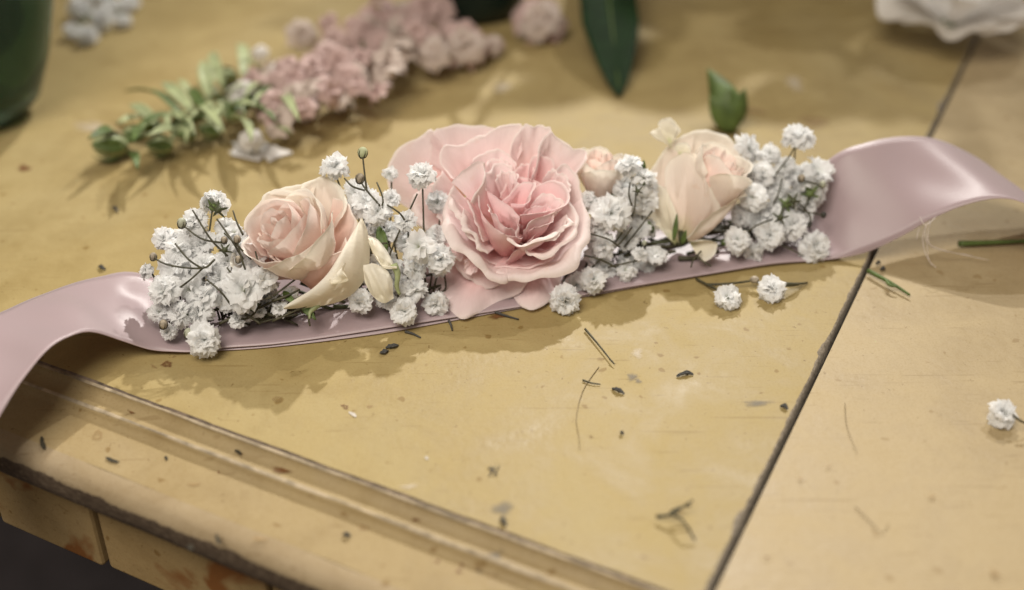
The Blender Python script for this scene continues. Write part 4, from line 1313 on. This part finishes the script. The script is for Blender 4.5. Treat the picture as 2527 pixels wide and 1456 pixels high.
# star shaped calyces seen from behind
for (x, y, r, dz) in [(545, 512, 28, 0.15), (1925, 532, 24, 0.5), (1957, 490, 24, 0.4), (560, 612, 22, 0.4), (1575, 468, 16, .6)]:
    dd = d0(x)
    k = bpy.data.objects.new('calyx', CALD)
    COL.objects.link(k)
    k.parent = crown
    c = Q(x, y, dd - dz * 0.01) - np.array(crown.location)
    rad = r * dd / F * 1.5
    k.matrix_basis = Matrix.Translation(Vector([float(q) for q in c])) @ rot_to(vv(0.15, 0.4, -0.9), rng.uniform(0, 6)).to_4x4() @ Matrix.Scale(rad, 4)
# taped stem bundle along the band
for k in range(46):
    x0 = rng.uniform(430, 960) if k % 2 else rng.uniform(1450, 1850)
    x1 = x0 + rng.uniform(80, 200)
    pts = []
    zz = rng.uniform(0.25, 0.75)
    oy = rng.uniform(-95, -38)
    for x in np.linspace(x0, min(x1, 2010), 4):
        p = P(x, low(x) + oy, 0.0) + np.array([0, rng.normal(0, 0.0015), zz * 0.01 + rng.normal(0, 0.001)])
        pts.append(p)
    v, f = tube(pts, rng.uniform(0.0004, 0.0010), 0.0005, 6, 10)
    part('stem', v, f, M['stem'] if k % 3 else M['stemgreen'], crown)

for k in range(24):
    x0 = rng.uniform(540, 680)
    y0 = rng.uniform(730, 800)
    x1 = x0 + rng.uniform(40, 110)
    y1 = y0 + rng.uniform(-70, 40)
    dd = d0(x0) + rng.uniform(-0.004, 0.006)
    pts = [above(Q(x, y, dd), x, y, 0.25) for x, y in ((x0, y0), ((x0 + x1) / 2, (y0 + y1) / 2 + rng.uniform(-8, 8)), (x1, y1))]
    v, f = tube(pts, rng.uniform(0.0003, 0.0006), 0.0003, 6, 9)
    part('stem', v, f, M['stem'], crown)
# leaflets in the bundle
for (x, y, dx, dy, w, dz) in [(640, 745, -60, 25, 24, .1), (740, 740, 40, 50, 22, .1), (1610, 575, -10, -30, 14, -.5), (935, 560, 20, 70, 26, -.4), (1780, 600, 70, -20, 26, -.3), (1585, 425, 4, -30, 14, -.3), (950, 660, -10, 60, 20, -.3), (700, 720, 30, 30, 18, 0)]:
    dd = d0(x) - dz * 0.01
    v, f, u = blade(Q(x, y, dd), Q(x + dx, y + dy, dd - 0.003), w * dd / F, BK)
    part('leaf', v, f, M['leaf'], crown, True, u, 0.0003)

# ------------------------------------------------------------------ loose sprigs and scraps on the table
def root_at(name, label, cat, px, py, group=None):
    return thing(name, label, cat, P(px, py, 0), group)


def loose_blossom(parent, px, py, rpx, axis):
    p = P(px, py + rpx * 0.25, 0)
    rad = rpx * depth_of(p) / F
    c = P(px, py, rad * 100 * 0.62)
    gyp(parent, c, rad, axis)


sp_ = root_at('gypsophila_sprig', 'short gypsophila sprig with two white blossoms in front of the ribbon', 'flower sprig', 1850, 730)
loose_blossom(sp_, 1796, 733, 41, vv(0.05, 0.5, 0.8))
loose_blossom(sp_, 1905, 711, 43, vv(0.1, 0.4, 0.9))
for pts in ([(1718, 688, .1), (1750, 705, .15), (1790, 725, .3)], [(1745, 702, .12), (1800, 700, .2), (1860, 692, .3)], [(1860, 692, .3), (1880, 700, .3), (1905, 705, .4)], [(1930, 703, .4), (1955, 702, .25), (1992, 698, .1)]):
    v, f = tube([P(*p) for p in pts], 0.00045, 0.00035, 6, 10)
    part('stem', v, f, M['stem'], sp_)
v, f = ball(P(1862, 690, .35), 0.0013, RT, 1.2)
part('bud', v, f, M['bud'], sp_)
v, f = tube([P(1935, 702, .38), P(1960, 702, .3), P(1975, 700, .15)], 0.0009, 0.0004, 6, 6)
part('leaf', v, f, M['stem'], sp_)
sb_ = root_at('gypsophila_blossom', 'single white gypsophila blossom lying alone at the right edge', 'blossom', 2480, 1040)
loose_blossom(sb_, 2478, 1018, 46, vv(0.35, 0.5, 0.7))
v, f = tube([P(2500, 1025, .5), P(2525, 1042, .35), P(2550, 1045, .2)], 0.0004, 0.0003, 6, 8)
part('stem', v, f, M['stem'], sb_)


def twig(name, label, cat, polys, r, mat='stem'):
    """polys: lists of (x, y, z cm); one mesh"""
    q = polys[0][0]
    o0 = P(q[0], q[1], 0)
    vf = []
    for k, pts in enumerate(polys):
        vf.append(tube([P(*p) - o0 for p in pts], r * (1 if k == 0 else 0.7), r * 0.5, 6, 12))
    v, f = join(*vf)
    o = link(name, mesh_data(name, v, f, M[mat]), None, [float(c) for c in o0])
    return tag(o, label, cat)


twig('cut_stem', 'straight green cut stem under the right ribbon loop', 'stem', [[(2366, 601, .12), (2450, 598, .13), (2600, 592, .12)]], 0.0011, 'leaf')
twig('twig', 'green twig lying across the dark joint below the right ribbon', 'twig', [[(2142, 668, .12), (2180, 688, .15), (2212, 706, .12), (2245, 728, .08)], [(2185, 690, .15), (2195, 703, .2), (2213, 707, .2)]], 0.0008, 'leaf')
twig('twig', 'forked dark green twig near the front corner of the panel', 'twig', [[(1620, 1275, .15), (1645, 1272, .25), (1660, 1268, .3), (1710, 1234, .5)], [(1650, 1270, .28), (1670, 1255, .3), (1706, 1247, .35)], [(1658, 1270, .3), (1685, 1285, .4), (1715, 1333, .1)], [(1655, 1262, .3), (1668, 1258, .35), (1672, 1268, .3)]], 0.0005)
twig('flower_stalk', 'thin dark flower stalk ending in a tiny bud right of the roses', 'stalk', [[(1444, 812, .08), (1475, 848, .1), (1510, 892, .1)], [(1505, 887, .12), (1510, 891, .12), (1516, 898, .1)]], 0.00038)
twig('twig_scrap', 'short dark twig scrap in the shadow under the pink rose', 'scrap', [[(1222, 770, .06), (1245, 778, .06), (1280, 788, .05)]], 0.0005, 'scrap')
twig('twig_scrap', 'tiny dark stem stub touching the ribbon edge', 'scrap', [[(1108, 792, .06), (1113, 803, .06), (1116, 815, .05)]], 0.0005, 'scrap')
twig('twig_scrap', 'thin dark scrap below the ribbon beside a round blossom', 'scrap', [[(1000, 818, .05), (1020, 824, .06), (1038, 833, .04)]], 0.0005, 'scrap')
twig('twig_scrap', 'thin crossed stem bit left of the hair', 'scrap', [[(1438, 938, .05), (1460, 945, .06), (1482, 948, .05)]], 0.00032)
twig('hair', 'long fine hair curving down the panel', 'hair', [[(1478, 905, .03), (1440, 960, .04), (1422, 1030, .03), (1428, 1075, .03), (1430, 1110, .03)]], 0.00012, 'hair')
twig('hair', 'fine hair bent like a tick on the pale side board', 'hair', [[(2110, 1250, .0), (2150, 1290, .0), (2176, 1314, .0), (2195, 1292, .0)]], 0.00012, 'hair')
twig('hair', 'faint upright hair on the pale side board', 'hair', [[(2085, 995, .0), (2090, 1050, .0), (2115, 1118, .0)]], 0.00010, 'hair')
twig('twig_scrap', 'tiny crossed dark fibres near the front moulding', 'scrap', [[(1205, 1155, .03), (1215, 1162, .04), (1208, 1172, .03)], [(1222, 1150, .03), (1212, 1165, .04), (1206, 1176, .03)], [(1232, 1150, .03), (1224, 1164, .04), (1218, 1176, .03)], [(1210, 1150, .03), (1220, 1162, .04), (1228, 1174, .03)]], 0.0002, 'scrap')


def scrap(name, label, cat, px, py, L, W, ang, seed, zb=0.0):
    L, W = L * 0.8, W * 0.7
    """torn dry leaf bit: an uneven curled flake"""
    o0 = P(px, py, zb)
    r = np.random.default_rng(seed)
    V = []
    n, m = 9, 4
    ca, sa = math.cos(ang), math.sin(ang)
    for j in range(n):
        v = j / (n - 1) * 2 - 1
        w = W * max(0.06, (1 - abs(v) ** 1.6)) * r.uniform(0.55, 1.15)
        for i in range(m):
            s = i / (m - 1) * 2 - 1
            x, y = v * L + r.uniform(-.6, .6), s * w + r.uniform(-.5, .5) + 2.2 * math.sin(v * 2 + seed)
            p = P(px + ca * x - sa * y, py + sa * x + ca * y, zb) - o0
            p[2] += 0.0004 + 0.0008 * (s * s) * (1 - v * v) + r.uniform(0, 0.0003)
            V.append(p)
    o = link(name, mesh_data(name, V, grid_faces(m, n), M['scrap']), None, [float(c) for c in o0])
    md = o.modifiers.new('thickness', 'SOLIDIFY')
    md.thickness = 0.0003
    return tag(o, label, cat)


scrap('leaf_scrap', 'black torn leaf scrap in front of the left rose', 'scrap', 968, 858, 20, 7, -0.3, 1)
scrap('leaf_scrap', 'small black flake just below the torn scrap', 'scrap', 948, 872, 14, 5, -0.2, 2)
scrap('leaf_scrap', 'dark curled leaf scrap with a thin tail, middle of the panel', 'scrap', 1525, 968, 20, 5, 0.6, 3)
scrap('leaf_scrap', 'thin dark scrap lying level, right of the curled scrap', 'scrap', 1690, 928, 26, 3.5, -0.05, 4)
scrap('leaf_scrap', 'small dark scrap beside the joint', 'scrap', 1934, 1009, 12, 5, 0.3, 5)
scrap('leaf_scrap', 'grey dark scrap by the front moulding', 'scrap', 1241, 1291, 16, 6, 0.9, 6)
scrap('leaf_scrap', 'small dark scrap on the edge board', 'scrap', 856, 1324, 12, 4, 0, 7, Z3)
scrap('leaf_scrap', 'tiny dark speck scrap in the panel', 'scrap', 1535, 1072, 5, 2.5, 0.8, 8)
scrap('leaf_scrap', 'upper tiny brown scrap beside the green twig', 'scrap', 2166, 652, 8, 3, 0.2, 9)
scrap('leaf_scrap', 'lower tiny brown scrap beside the green twig', 'scrap', 2178, 668, 7, 3, 0.3, 10)
scrap('leaf_scrap', 'faint dark scrap left of the ribbon, near the back', 'scrap', 285, 520, 12, 4, 0.5, 12)
scrap('leaf_scrap', 'small dark scrap left of the garland, behind the ribbon', 'scrap', 252, 664, 12, 4, 0.2, 13)

# ------------------------------------------------------------------ background things
def floret_mesh(seed, mat, n=(5, 5), name='floret'):
    """loose ruffled floret of unit radius facing +Z"""
    r = np.random.default_rng(seed)
    V, Fc = [], []
    for w, cnt in enumerate(n):
        for k in range(cnt):
            ph = 6.2832 * (k + 0.5 * w) / cnt + r.uniform(-0.2, 0.2)
            th = math.radians((78, 40)[w] + r.uniform(-12, 12))
            L = (1.0, 0.75)[w] * r.uniform(0.85, 1.1)
            rad = np.array([math.cos(ph), math.sin(ph), 0])
            tan = np.array([-math.sin(ph), math.cos(ph), 0])
            p2 = r.uniform(0, 6.28)
            off = len(V)
            for j in range(6):
                v = j / 5
                wid = L * 0.55 * (0.2 + 0.8 * math.sin(min(1, v * 1.05) * 1.9))
                aa = th * (0.4 + 0.8 * v)
                for i in range(7):
                    s = i / 3 - 1
                    ruf = 0.12 * math.sin(s * 4 + p2) * v * v
                    V.append(rad * (L * math.sin(aa) * v + 0) + tan * s * wid + np.array([0, 0, L * math.cos(aa) * v - 0.2 * s * s * v + ruf]))
            Fc += grid_faces(7, 6, off)
    return mesh_data(name, V, Fc, mat, True)


FP = [floret_mesh(s, M['bgpink']) for s in (1, 2, 3)] + [floret_mesh(s, M['bgpale']) for s in (4, 5)]
FWm = [floret_mesh(s, M['whitebig']) for s in (6, 7)]


def inst(name, me, parent, c, r, axis, sq=1.0):
    o = bpy.data.objects.new(name, me)
    COL.objects.link(o)
    off = np.zeros(3)
    if parent is not None:
        o.parent = parent
        off = np.array(parent.location)
    o.matrix_basis = Matrix.Translation(Vector([float(q) for q in np.asarray(c) - off])) @ rot_to(axis, rng.uniform(0, 6.28)).to_4x4() @ Matrix.Diagonal((r, r, r * sq, 1))
    return o


def rpx(px, py, r, z=0.5):
    return r * depth_of(P(px, py, z)) / F


# flower spray lying on the table
spray = root_at('flower_spray', 'cut flower spray with dusty pink blossoms and green buds lying behind the garland', 'flower spray', 600, 250)
v, f = tube([P(270, 365, .5), P(420, 310, .8), P(600, 250, 1.0), P(800, 150, 1.2), P(1010, 70, 1.2)], 0.0012, 0.0022, 8, 24)
part('stem', v, f, M['leaf'], spray)
for k in range(100):
    t_ = rng.uniform(0, 1)
    x = 660 + 370 * t_ + rng.normal(0, 22)
    y = 215 - 165 * t_ + rng.normal(0, 54)
    z = rng.uniform(0.3, 2.2)
    inst('floret', FP[rng.integers(0, 5)], spray, P(x, y + z * 14, z), rpx(x, y, rng.uniform(22, 42)), unit([rng.normal(0, .6), -0.5 + rng.normal(0, .5), 0.8]))
for k in range(34):
    t_ = rng.uniform(0, 1)
    x = 300 + 400 * t_ + rng.normal(0, 20)
    y = 345 - 135 * t_ + rng.normal(0, 26)
    an = rng.uniform(0, 6.28)
    b, t = P(x, y, 0.8), P(x + 75 * math.cos(an), y + 42 * math.sin(an), rng.uniform(0.3, 2.0))
    v, f, u = blade(b, t, rng.uniform(12, 26) * depth_of(b) / F, [rng.normal(0, .4), -0.3, 1], 0.12)
    part('leaf', v, f, M['lime'] if rng.random() < 0.7 else M['leaf'], spray, True, u, 0.0004)
for (x, y, r) in [(600, 226, 40), (618, 333, 30), (690, 165, 26), (640, 120, 22)]:
    inst('floret', FWm[rng.integers(0, 2)], spray, P(x, y + 10, 0.9), rpx(x, y, r), unit([0.1, -0.7, 0.6]), 1.2)
for (x0, y0, x1, y1, w) in [(450, 290, 310, 225, 40), (460, 290, 330, 320, 34), (480, 280, 400, 205, 34), (500, 270, 555, 325, 32), (480, 290, 545, 330, 30), (470, 300, 420, 350, 30), (520, 250, 500, 150, 36), (560, 230, 530, 130, 30), (600, 200, 590, 110, 30), (640, 280, 720, 330, 30), (560, 300, 620, 350, 34), (400, 320, 320, 260, 30), (600, 270, 680, 300, 34), (520, 290, 470, 220, 30), (700, 250, 740, 300, 26), (380, 330, 330, 350, 40), (640, 180, 590, 150, 30), (820, 210, 870, 265, 26)]:
    z0, z1 = 0.9, rng.uniform(0.3, 2.2)
    b, t = P(x0, y0, z0), P(x1, y1, z1)
    v, f, u = blade(b, t, w * depth_of(b) / F, [rng.normal(0, .4), -0.3, 1], 0.12)
    part('leaf', v, f, M['lime'] if rng.random() < 0.6 else M['leaf'], spray, True, u, 0.0004)
for (x, y, r) in [(272, 358, 40), (395, 358, 30), (330, 330, 24), (560, 190, 26), (520, 320, 28), (460, 330, 24), (700, 275, 22)]:
    V, Fc = ball(P(x, y, 0.7), rpx(x, y, r) * 0.8, [-0.9, -0.3, 0.2], 1.35, 10, 8)
    b = part('bud', V, Fc, M['lime'], spray)
    for k in range(4):
        c = P(x, y, 0.7)
        an = 1.57 * k + 0.4
        d_ = unit(np.array([-0.9, -0.3, 0.2]))
        X1 = unit(np.cross(d_, [0, 0, 1]))
        Y1 = np.cross(d_, X1)
        o_2 = (X1 * math.cos(an) + Y1 * math.sin(an)) * rpx(x, y, r)
        v, f, u = blade(c - d_ * rpx(x, y, r) * 0.9 + o_2 * 0.4, c + d_ * rpx(x, y, r) * 1.1 + o_2 * 0.7, rpx(x, y, r) * 0.8, o_2, 0.15)
        part('sepal', v, f, M['leaf'], b, True, u, 0.0003)

# fallen pink blossoms
for nm, lab, x, y, r, z in [('pink_blossom', 'fallen pink blossom standing before the dark vase', 1145, 95, 62, 1.2), ('pink_blossom', 'dusky pink blossom in the shade right of the dark vase', 1330, 35, 66, 1.0), ('pink_blossom', 'small faded blossom beside the fallen pink one', 1215, 100, 32, 0.6)]:
    rt_ = root_at(nm, lab, 'blossom', x, y + 30)
    rad = rpx(x, y, r)
    inst('petal_whorl', FP[1], rt_, P(x, y + 10, z), rad, unit([0.1, -0.5, 0.8]), 1.1)
    inst('petal_whorl', FP[3], rt_, P(x, y + 10, z + .2), rad * 0.75, unit([-0.2, -0.6, 0.7]), 1.2)
    V, Fc = tube([P(x, y + 12, z), P(x + 8, y + 5, z * .5), P(x + 12, y, 0.1)], 0.0016, 0.0010, 6, 6)
    part('stalk', V, Fc, M['leaf'], rt_)


def lathe(prof, c, n=48):
    V = [np.array([c[0] + r * math.cos(6.2832 * i / n), c[1] + r * math.sin(6.2832 * i / n), c[2] + z]) for r, z in prof for i in range(n)]
    return V, grid_faces(n, len(prof), 0, True)


# dark vase standing at the back
cv = P(1158, 72, 0)
cv[2] = 0.0
rv = 138 * depth_of(cv) / F
cv[1] += rv * 1.0
vase = thing('vase', 'very dark green glazed vase at the top edge behind the pink blossoms', 'vase', cv)
prof = [(0.001, 0.001), (rv * 0.86, 0.001), (rv * 0.96, 0.003), (rv, 0.010), (rv * 1.12, 0.035), (rv * 1.2, 0.065), (rv * 1.12, 0.09), (rv * 1.0, 0.102), (rv * 1.08, 0.11), (rv * 1.02, 0.11), (rv * 0.94, 0.10), (rv * 1.1, 0.075), (rv * 0.9, 0.02), (0.001, 0.015)]
v, f = lathe(prof, cv)
part('body', v, f, M['pot'], vase)
# leaf branch hanging out of the vase, tip near the table
branch = thing('leaf_branch', 'long dark green leaf drooping from the dark vase, tip pointing down', 'leaf', cv + np.array([rv * 0.5, 0, 0.02]))
tip = P(1528, 236, 0.15)
bs = P(1478, -150, 0) + np.array([0, 0.0, 0.035])
L_ = bs - tip
V, U = [], []
n_, m_ = 26, 11
wid = 142 * depth_of(P(1480, 100, 1.0)) / F
for j in range(n_):
    t = j / (n_ - 1)
    c = tip + L_ * t + np.array([0, 0, 0.020 * math.sin(math.pi * t * 0.7)])
    c = c + np.array([-0.004 * math.sin(math.pi * t), 0, 0])
    w = wid * 0.5 * min(1.0, (0.02 + t / 0.20)) ** 0.65 * (1 - 0.75 * max(0, t - 0.7) / 0.3)
    for i in range(m_):
        q = i / (m_ - 1) * 2 - 1
        V.append(c + RT * q * w + np.array([0, -0.3, 0.8]) * (abs(q) * w * 0.10 + 0.0003 * math.sin(12 * t + 3 * q)))
        U.append((q, t))
part('leaf', V, grid_faces(m_, n_), M['darkleaf'], branch, True, U, 0.0005)
v, f = tube([tip + L_ * 0.02 + np.array([0, 0, .0012]), tip + L_ * 0.5 + np.array([-0.004, 0, 0.0185]), bs + np.array([0, 0, 0.010])], 0.0004, 0.0011, 6, 16)
part('midrib', v, f, M['leaf'], branch)
vt = cv + np.array([rv * 0.5, 0, 0.0])
v, f = tube([bs + np.array([0, 0, 0.010]), bs + np.array([-0.01, 0.03, 0.10]), vt + np.array([0.02, -0.01, 0.135]), vt + np.array([0, 0, 0.10]), vt + np.array([0, 0, 0.03])], 0.0012, 0.0018, 6, 24)
part('stalk', v, f, M['leaf'], branch)
# folded leaf bud standing on the table
lb = root_at('leaf_bud', 'closed green leaf bud standing on the table behind the blush rose', 'bud', 1795, 320)
b = P(1803, 322, 0.1)
dd = depth_of(b)
tp = Q(1746, 170, dd + 0.006)
ax_ = tp - b
X1 = unit(np.cross(ax_, BK))
Y1 = unit(np.cross(X1, ax_))
V, nu_, nv_ = [], 28, 18
for j_ in range(nv_):
    t = j_ / (nv_ - 1)
    rad = 0.0072 * math.sin(math.pi * min(1, t * 0.97 + 0.02) ** 0.72) ** 0.85 * (1 - 0.25 * t)
    for i_ in range(nu_):
        an = 6.2832 * i_ / nu_
        rr = rad * (1 + 0.10 * abs(math.sin(1.5 * an + 0.7 + 1.2 * t)) + 0.03 * math.sin(5 * an + 7 * t))
        V.append(b + ax_ * t + X1 * rr * math.cos(an) + Y1 * rr * math.sin(an) * 0.8 + X1 * 0.0022 * math.sin(math.pi * t))
part('bud', V, grid_faces(nu_, nv_, 0, True), M['leaf'], lb)
for k, (x0, y0, x1, y1, w, nx) in enumerate([(1806, 324, 1838, 218, 46, 0.9), (1798, 324, 1752, 236, 42, -0.7), (1802, 326, 1800, 214, 50, 0.1)]):
    q0, q1 = Q(x0, y0, dd - 0.004), Q(x1, y1, dd - 0.0075)
    v, f, u = blade(above(q0, x0, y0, 0.1), q1, w * dd / F, BK + RT * nx * 0.6, 0.10, -0.25, 12, 9)
    part('sepal', v, f, M['leaf'], lb, True, u, 0.0003)
v, f = tube([P(1803, 326, 0.05), P(1806, 322, 0.12), P(1803, 318, 0.3)], 0.0011, 0.0009, 6, 6)
part('stalk', v, f, M['leaf'], lb)

# bouquet in a bucket, unseen, added to shade the table's back; one white flower of it droops into view at the top right
bk = thing('unseen_bucket', 'unseen grey metal bucket added to hold the shading bouquet behind the top right corner', 'bucket', (0.22, 0.47, 0))
v, f = lathe([(0.001, 0.002), (0.05, 0.001), (0.053, 0.004), (0.066, 0.125), (0.069, 0.128), (0.066, 0.130), (0.062, 0.126), (0.049, 0.008), (0.001, 0.007)], np.array([0.22, 0.47, 0]))
part('body', v, f, M['floor'], bk)
wf = thing('bouquet', 'unseen bouquet added for its shade, with one big white ruffled flower drooping into the top right corner', 'bouquet', (0.22, 0.47, 0.009))
brg = np.random.default_rng(77)
for k in range(95):
    q = brg.normal(0, 1, 3)
    q = q / np.linalg.norm(q) * brg.uniform(0.45, 1.0)
    c = np.array([0.20, 0.46, 0.225]) + q * np.array([0.185, 0.12, 0.075])
    t = c + unit(brg.normal(0, 1, 3)) * 0.06
    t[2] = min(t[2], 0.28)
    t[1] = max(t[1], 0.38)
    v, f, u = blade(c, t, 0.034, [brg.normal(0, .4), brg.normal(0, .4), 1], 0.15)
    part('leaf', v, f, M['darkleaf'], wf, True, u, 0.0004)
for k in range(10):
    an = 0.63 * k
    a_ = np.array([0.22 + 0.03 * math.cos(an), 0.47 + 0.03 * math.sin(an), 0.012])
    b_ = np.array([0.20 + 0.12 * math.cos(an), 0.46 + 0.08 * math.sin(an), 0.24])
    v, f = tube([a_, (a_ + b_) / 2 + np.array([0, 0, 0.03]), b_], 0.0018, 0.0010, 6, 8)
    part('stem', v, f, M['leaf'], wf)
    inst('blossom', FWm[k % 2], wf, b_, 0.022, unit(b_ - np.array([0.2, 0.46, 0.15])))
cw = P(2350, 32, 1.6)
for k in range(9):
    an = 6.2832 * k / 9 * 2 + 0.25 * (k // 5) + 0.1
    tl = 0.10 if k < 5 else 0.55
    dir_ = np.array([math.cos(an), math.sin(an) * 0.9, 0.12 + tl])
    L = 0.036 if k < 5 else 0.028
    side = np.array([-math.sin(an), math.cos(an), 0])
    rim = []
    for q_ in np.linspace(-1, 1, 11):
        rim.append(cw + dir_ * L * (1 - 0.34 * abs(q_) ** 2.6) + side * q_ * 0.024 + np.array([0, 0, 0.004 * q_ * q_ + 0.0025 * math.sin(5 * q_ + k) - 0.006 * (k < 5)]))
    for q_ in rim:
        q_[2] = max(q_[2], 0.001)
    petal(wf, rim, cw + np.array([0, 0, -0.006]), cw + np.array([0, 0, 0.02]), M['whitebig'], (0, 0, 0), 0.0, 1.6, 0.22, 0.05, 500 + k, 40, 12, 0.15)
V, Fc = ball(cw + np.array([0, 0, -0.006]), 0.0055, (0, 0, 1), 1.0)
part('receptacle', V, Fc, M['leaf'], wf)
v, f = tube([cw + np.array([0, 0, -0.004]), cw + np.array([0.0, 0.03, 0.03]), np.array([0.22, 0.43, 0.15]), np.array([0.22, 0.46, 0.06])], 0.0014, 0.0018, 6, 14)
part('stem', v, f, M['leaf'], wf)

# green glass vase on the left with dark leaves inside
gc = P(-62, 285, 0)
gc[2] = 0
rg_ = 168 * depth_of(gc) / F
gv = thing('glass_vase', 'bulbous green glass vase full of dark leaves at the left edge', 'vase', gc)
prof = [(0.001, 0.002), (rg_ * 0.75, 0.001), (rg_ * 0.98, 0.008), (rg_ * 1.22, 0.025), (rg_ * 1.45, 0.05), (rg_ * 1.52, 0.075), (rg_ * 1.45, 0.10), (rg_ * 1.2, 0.13), (rg_ * 0.9, 0.155), (rg_ * 0.95, 0.175), (rg_ * 1.0, 0.18), (rg_ * 0.92, 0.178), (rg_ * 0.86, 0.155), (rg_ * 1.15, 0.13), (rg_ * 1.41, 0.10), (rg_ * 1.48, 0.075), (rg_ * 1.41, 0.05), (rg_ * 1.18, 0.027), (rg_ * 0.9, 0.011), (0.001, 0.007)]
v, f = lathe(prof, gc)
part('body', v, f, M['glass'], gv)
gl = thing('leaf_bunch', 'dark green leaves packed inside the glass vase', 'leaves', gc + np.array([0, 0, 0.012]))
for k in range(46):
    an = rng.uniform(0, 6.28)
    z0 = rng.uniform(0.015, 0.09)
    b = gc + np.array([math.cos(an) * rg_ * 0.3, math.sin(an) * rg_ * 0.3, z0])
    an2 = an + rng.uniform(-0.5, 0.5)
    rr = rg_ * rng.uniform(0.8, 1.12)
    t = gc + np.array([math.cos(an2) * rr, math.sin(an2) * rr, min(0.10, z0 + rng.uniform(0.0, 0.05))])
    v, f, u = blade(b, t, 0.028, [math.cos(an), math.sin(an), 0.6], 0.1)
    part('leaf', v, f, M['darkleaf'], gl, True, u, 0.0004)
for k in range(8):
    an = rng.uniform(0, 6.28)
    v, f = tube([gc + np.array([math.cos(an) * rg_ * 0.3, math.sin(an) * rg_ * .3, 0.012]), gc + np.array([math.cos(an) * rg_ * 0.4, math.sin(an) * rg_ * 0.4, 0.12]), gc + np.array([math.cos(an) * rg_ * 0.5, math.sin(an) * rg_ * 0.5, 0.22])], 0.0016, 0.0012, 6, 8)
    part('stem', v, f, M['darkleaf'], gl)

# white sprig behind the glass vase
ws = root_at('gypsophila_sprig', 'blurred white gypsophila sprig behind the glass vase, top left', 'flower sprig', 230, 70)
for (x, y, r) in [(200, 20, 38), (250, 45, 40), (275, 15, 34), (215, 85, 34), (180, 75, 30), (305, 50, 26), (320, 5, 30), (240, -20, 36)]:
    rad = rpx(x, y, r)
    gyp(ws, P(x, y, rad * 100 * 0.7), rad, unit([rng.normal(0, .4), -0.5, 0.8]))
for (x0, y0, x1, y1) in [(200, 20, 260, -40), (250, 45, 280, -40), (215, 85, 250, 20), (180, 75, 230, 30), (305, 50, 280, -10)]:
    v, f = tube([P(x0, y0, .4), P((x0 + x1) / 2, (y0 + y1) / 2, .3), P(x1, y1, .1)], 0.0005, 0.0006, 6, 8)
    part('stem', v, f, M['leaf'], ws)
# pale fallen petals behind the crown
for nm, lab, x, y, w, h in [('fallen_petal', 'thin pale petal lying under the flower spray', 640, 372, 70, 22)]:
    o0 = P(x, y, 0)
    V = []
    for j in range(8):
        for i in range(10):
            a, b = i / 9 * 2 - 1, j / 7 * 2 - 1
            q = P(x + a * w * math.sqrt(max(0.02, 1 - b * b * .9)) * (1 + .2 * math.sin(5 * b)) + 18 * b, y + b * h * (1 + .3 * math.sin(4 * a)), 0.06 + 0.12 * (a * a) + 0.05 * math.sin(3 * a + 2 * b)) - o0
            V.append(q)
    o = link(nm, mesh_data(nm, V, grid_faces(10, 8), M['whitebig']), None, [float(c) for c in o0])
    md = o.modifiers.new('thickness', 'SOLIDIFY')
    md.thickness = 0.0003
    tag(o, lab, 'petal')
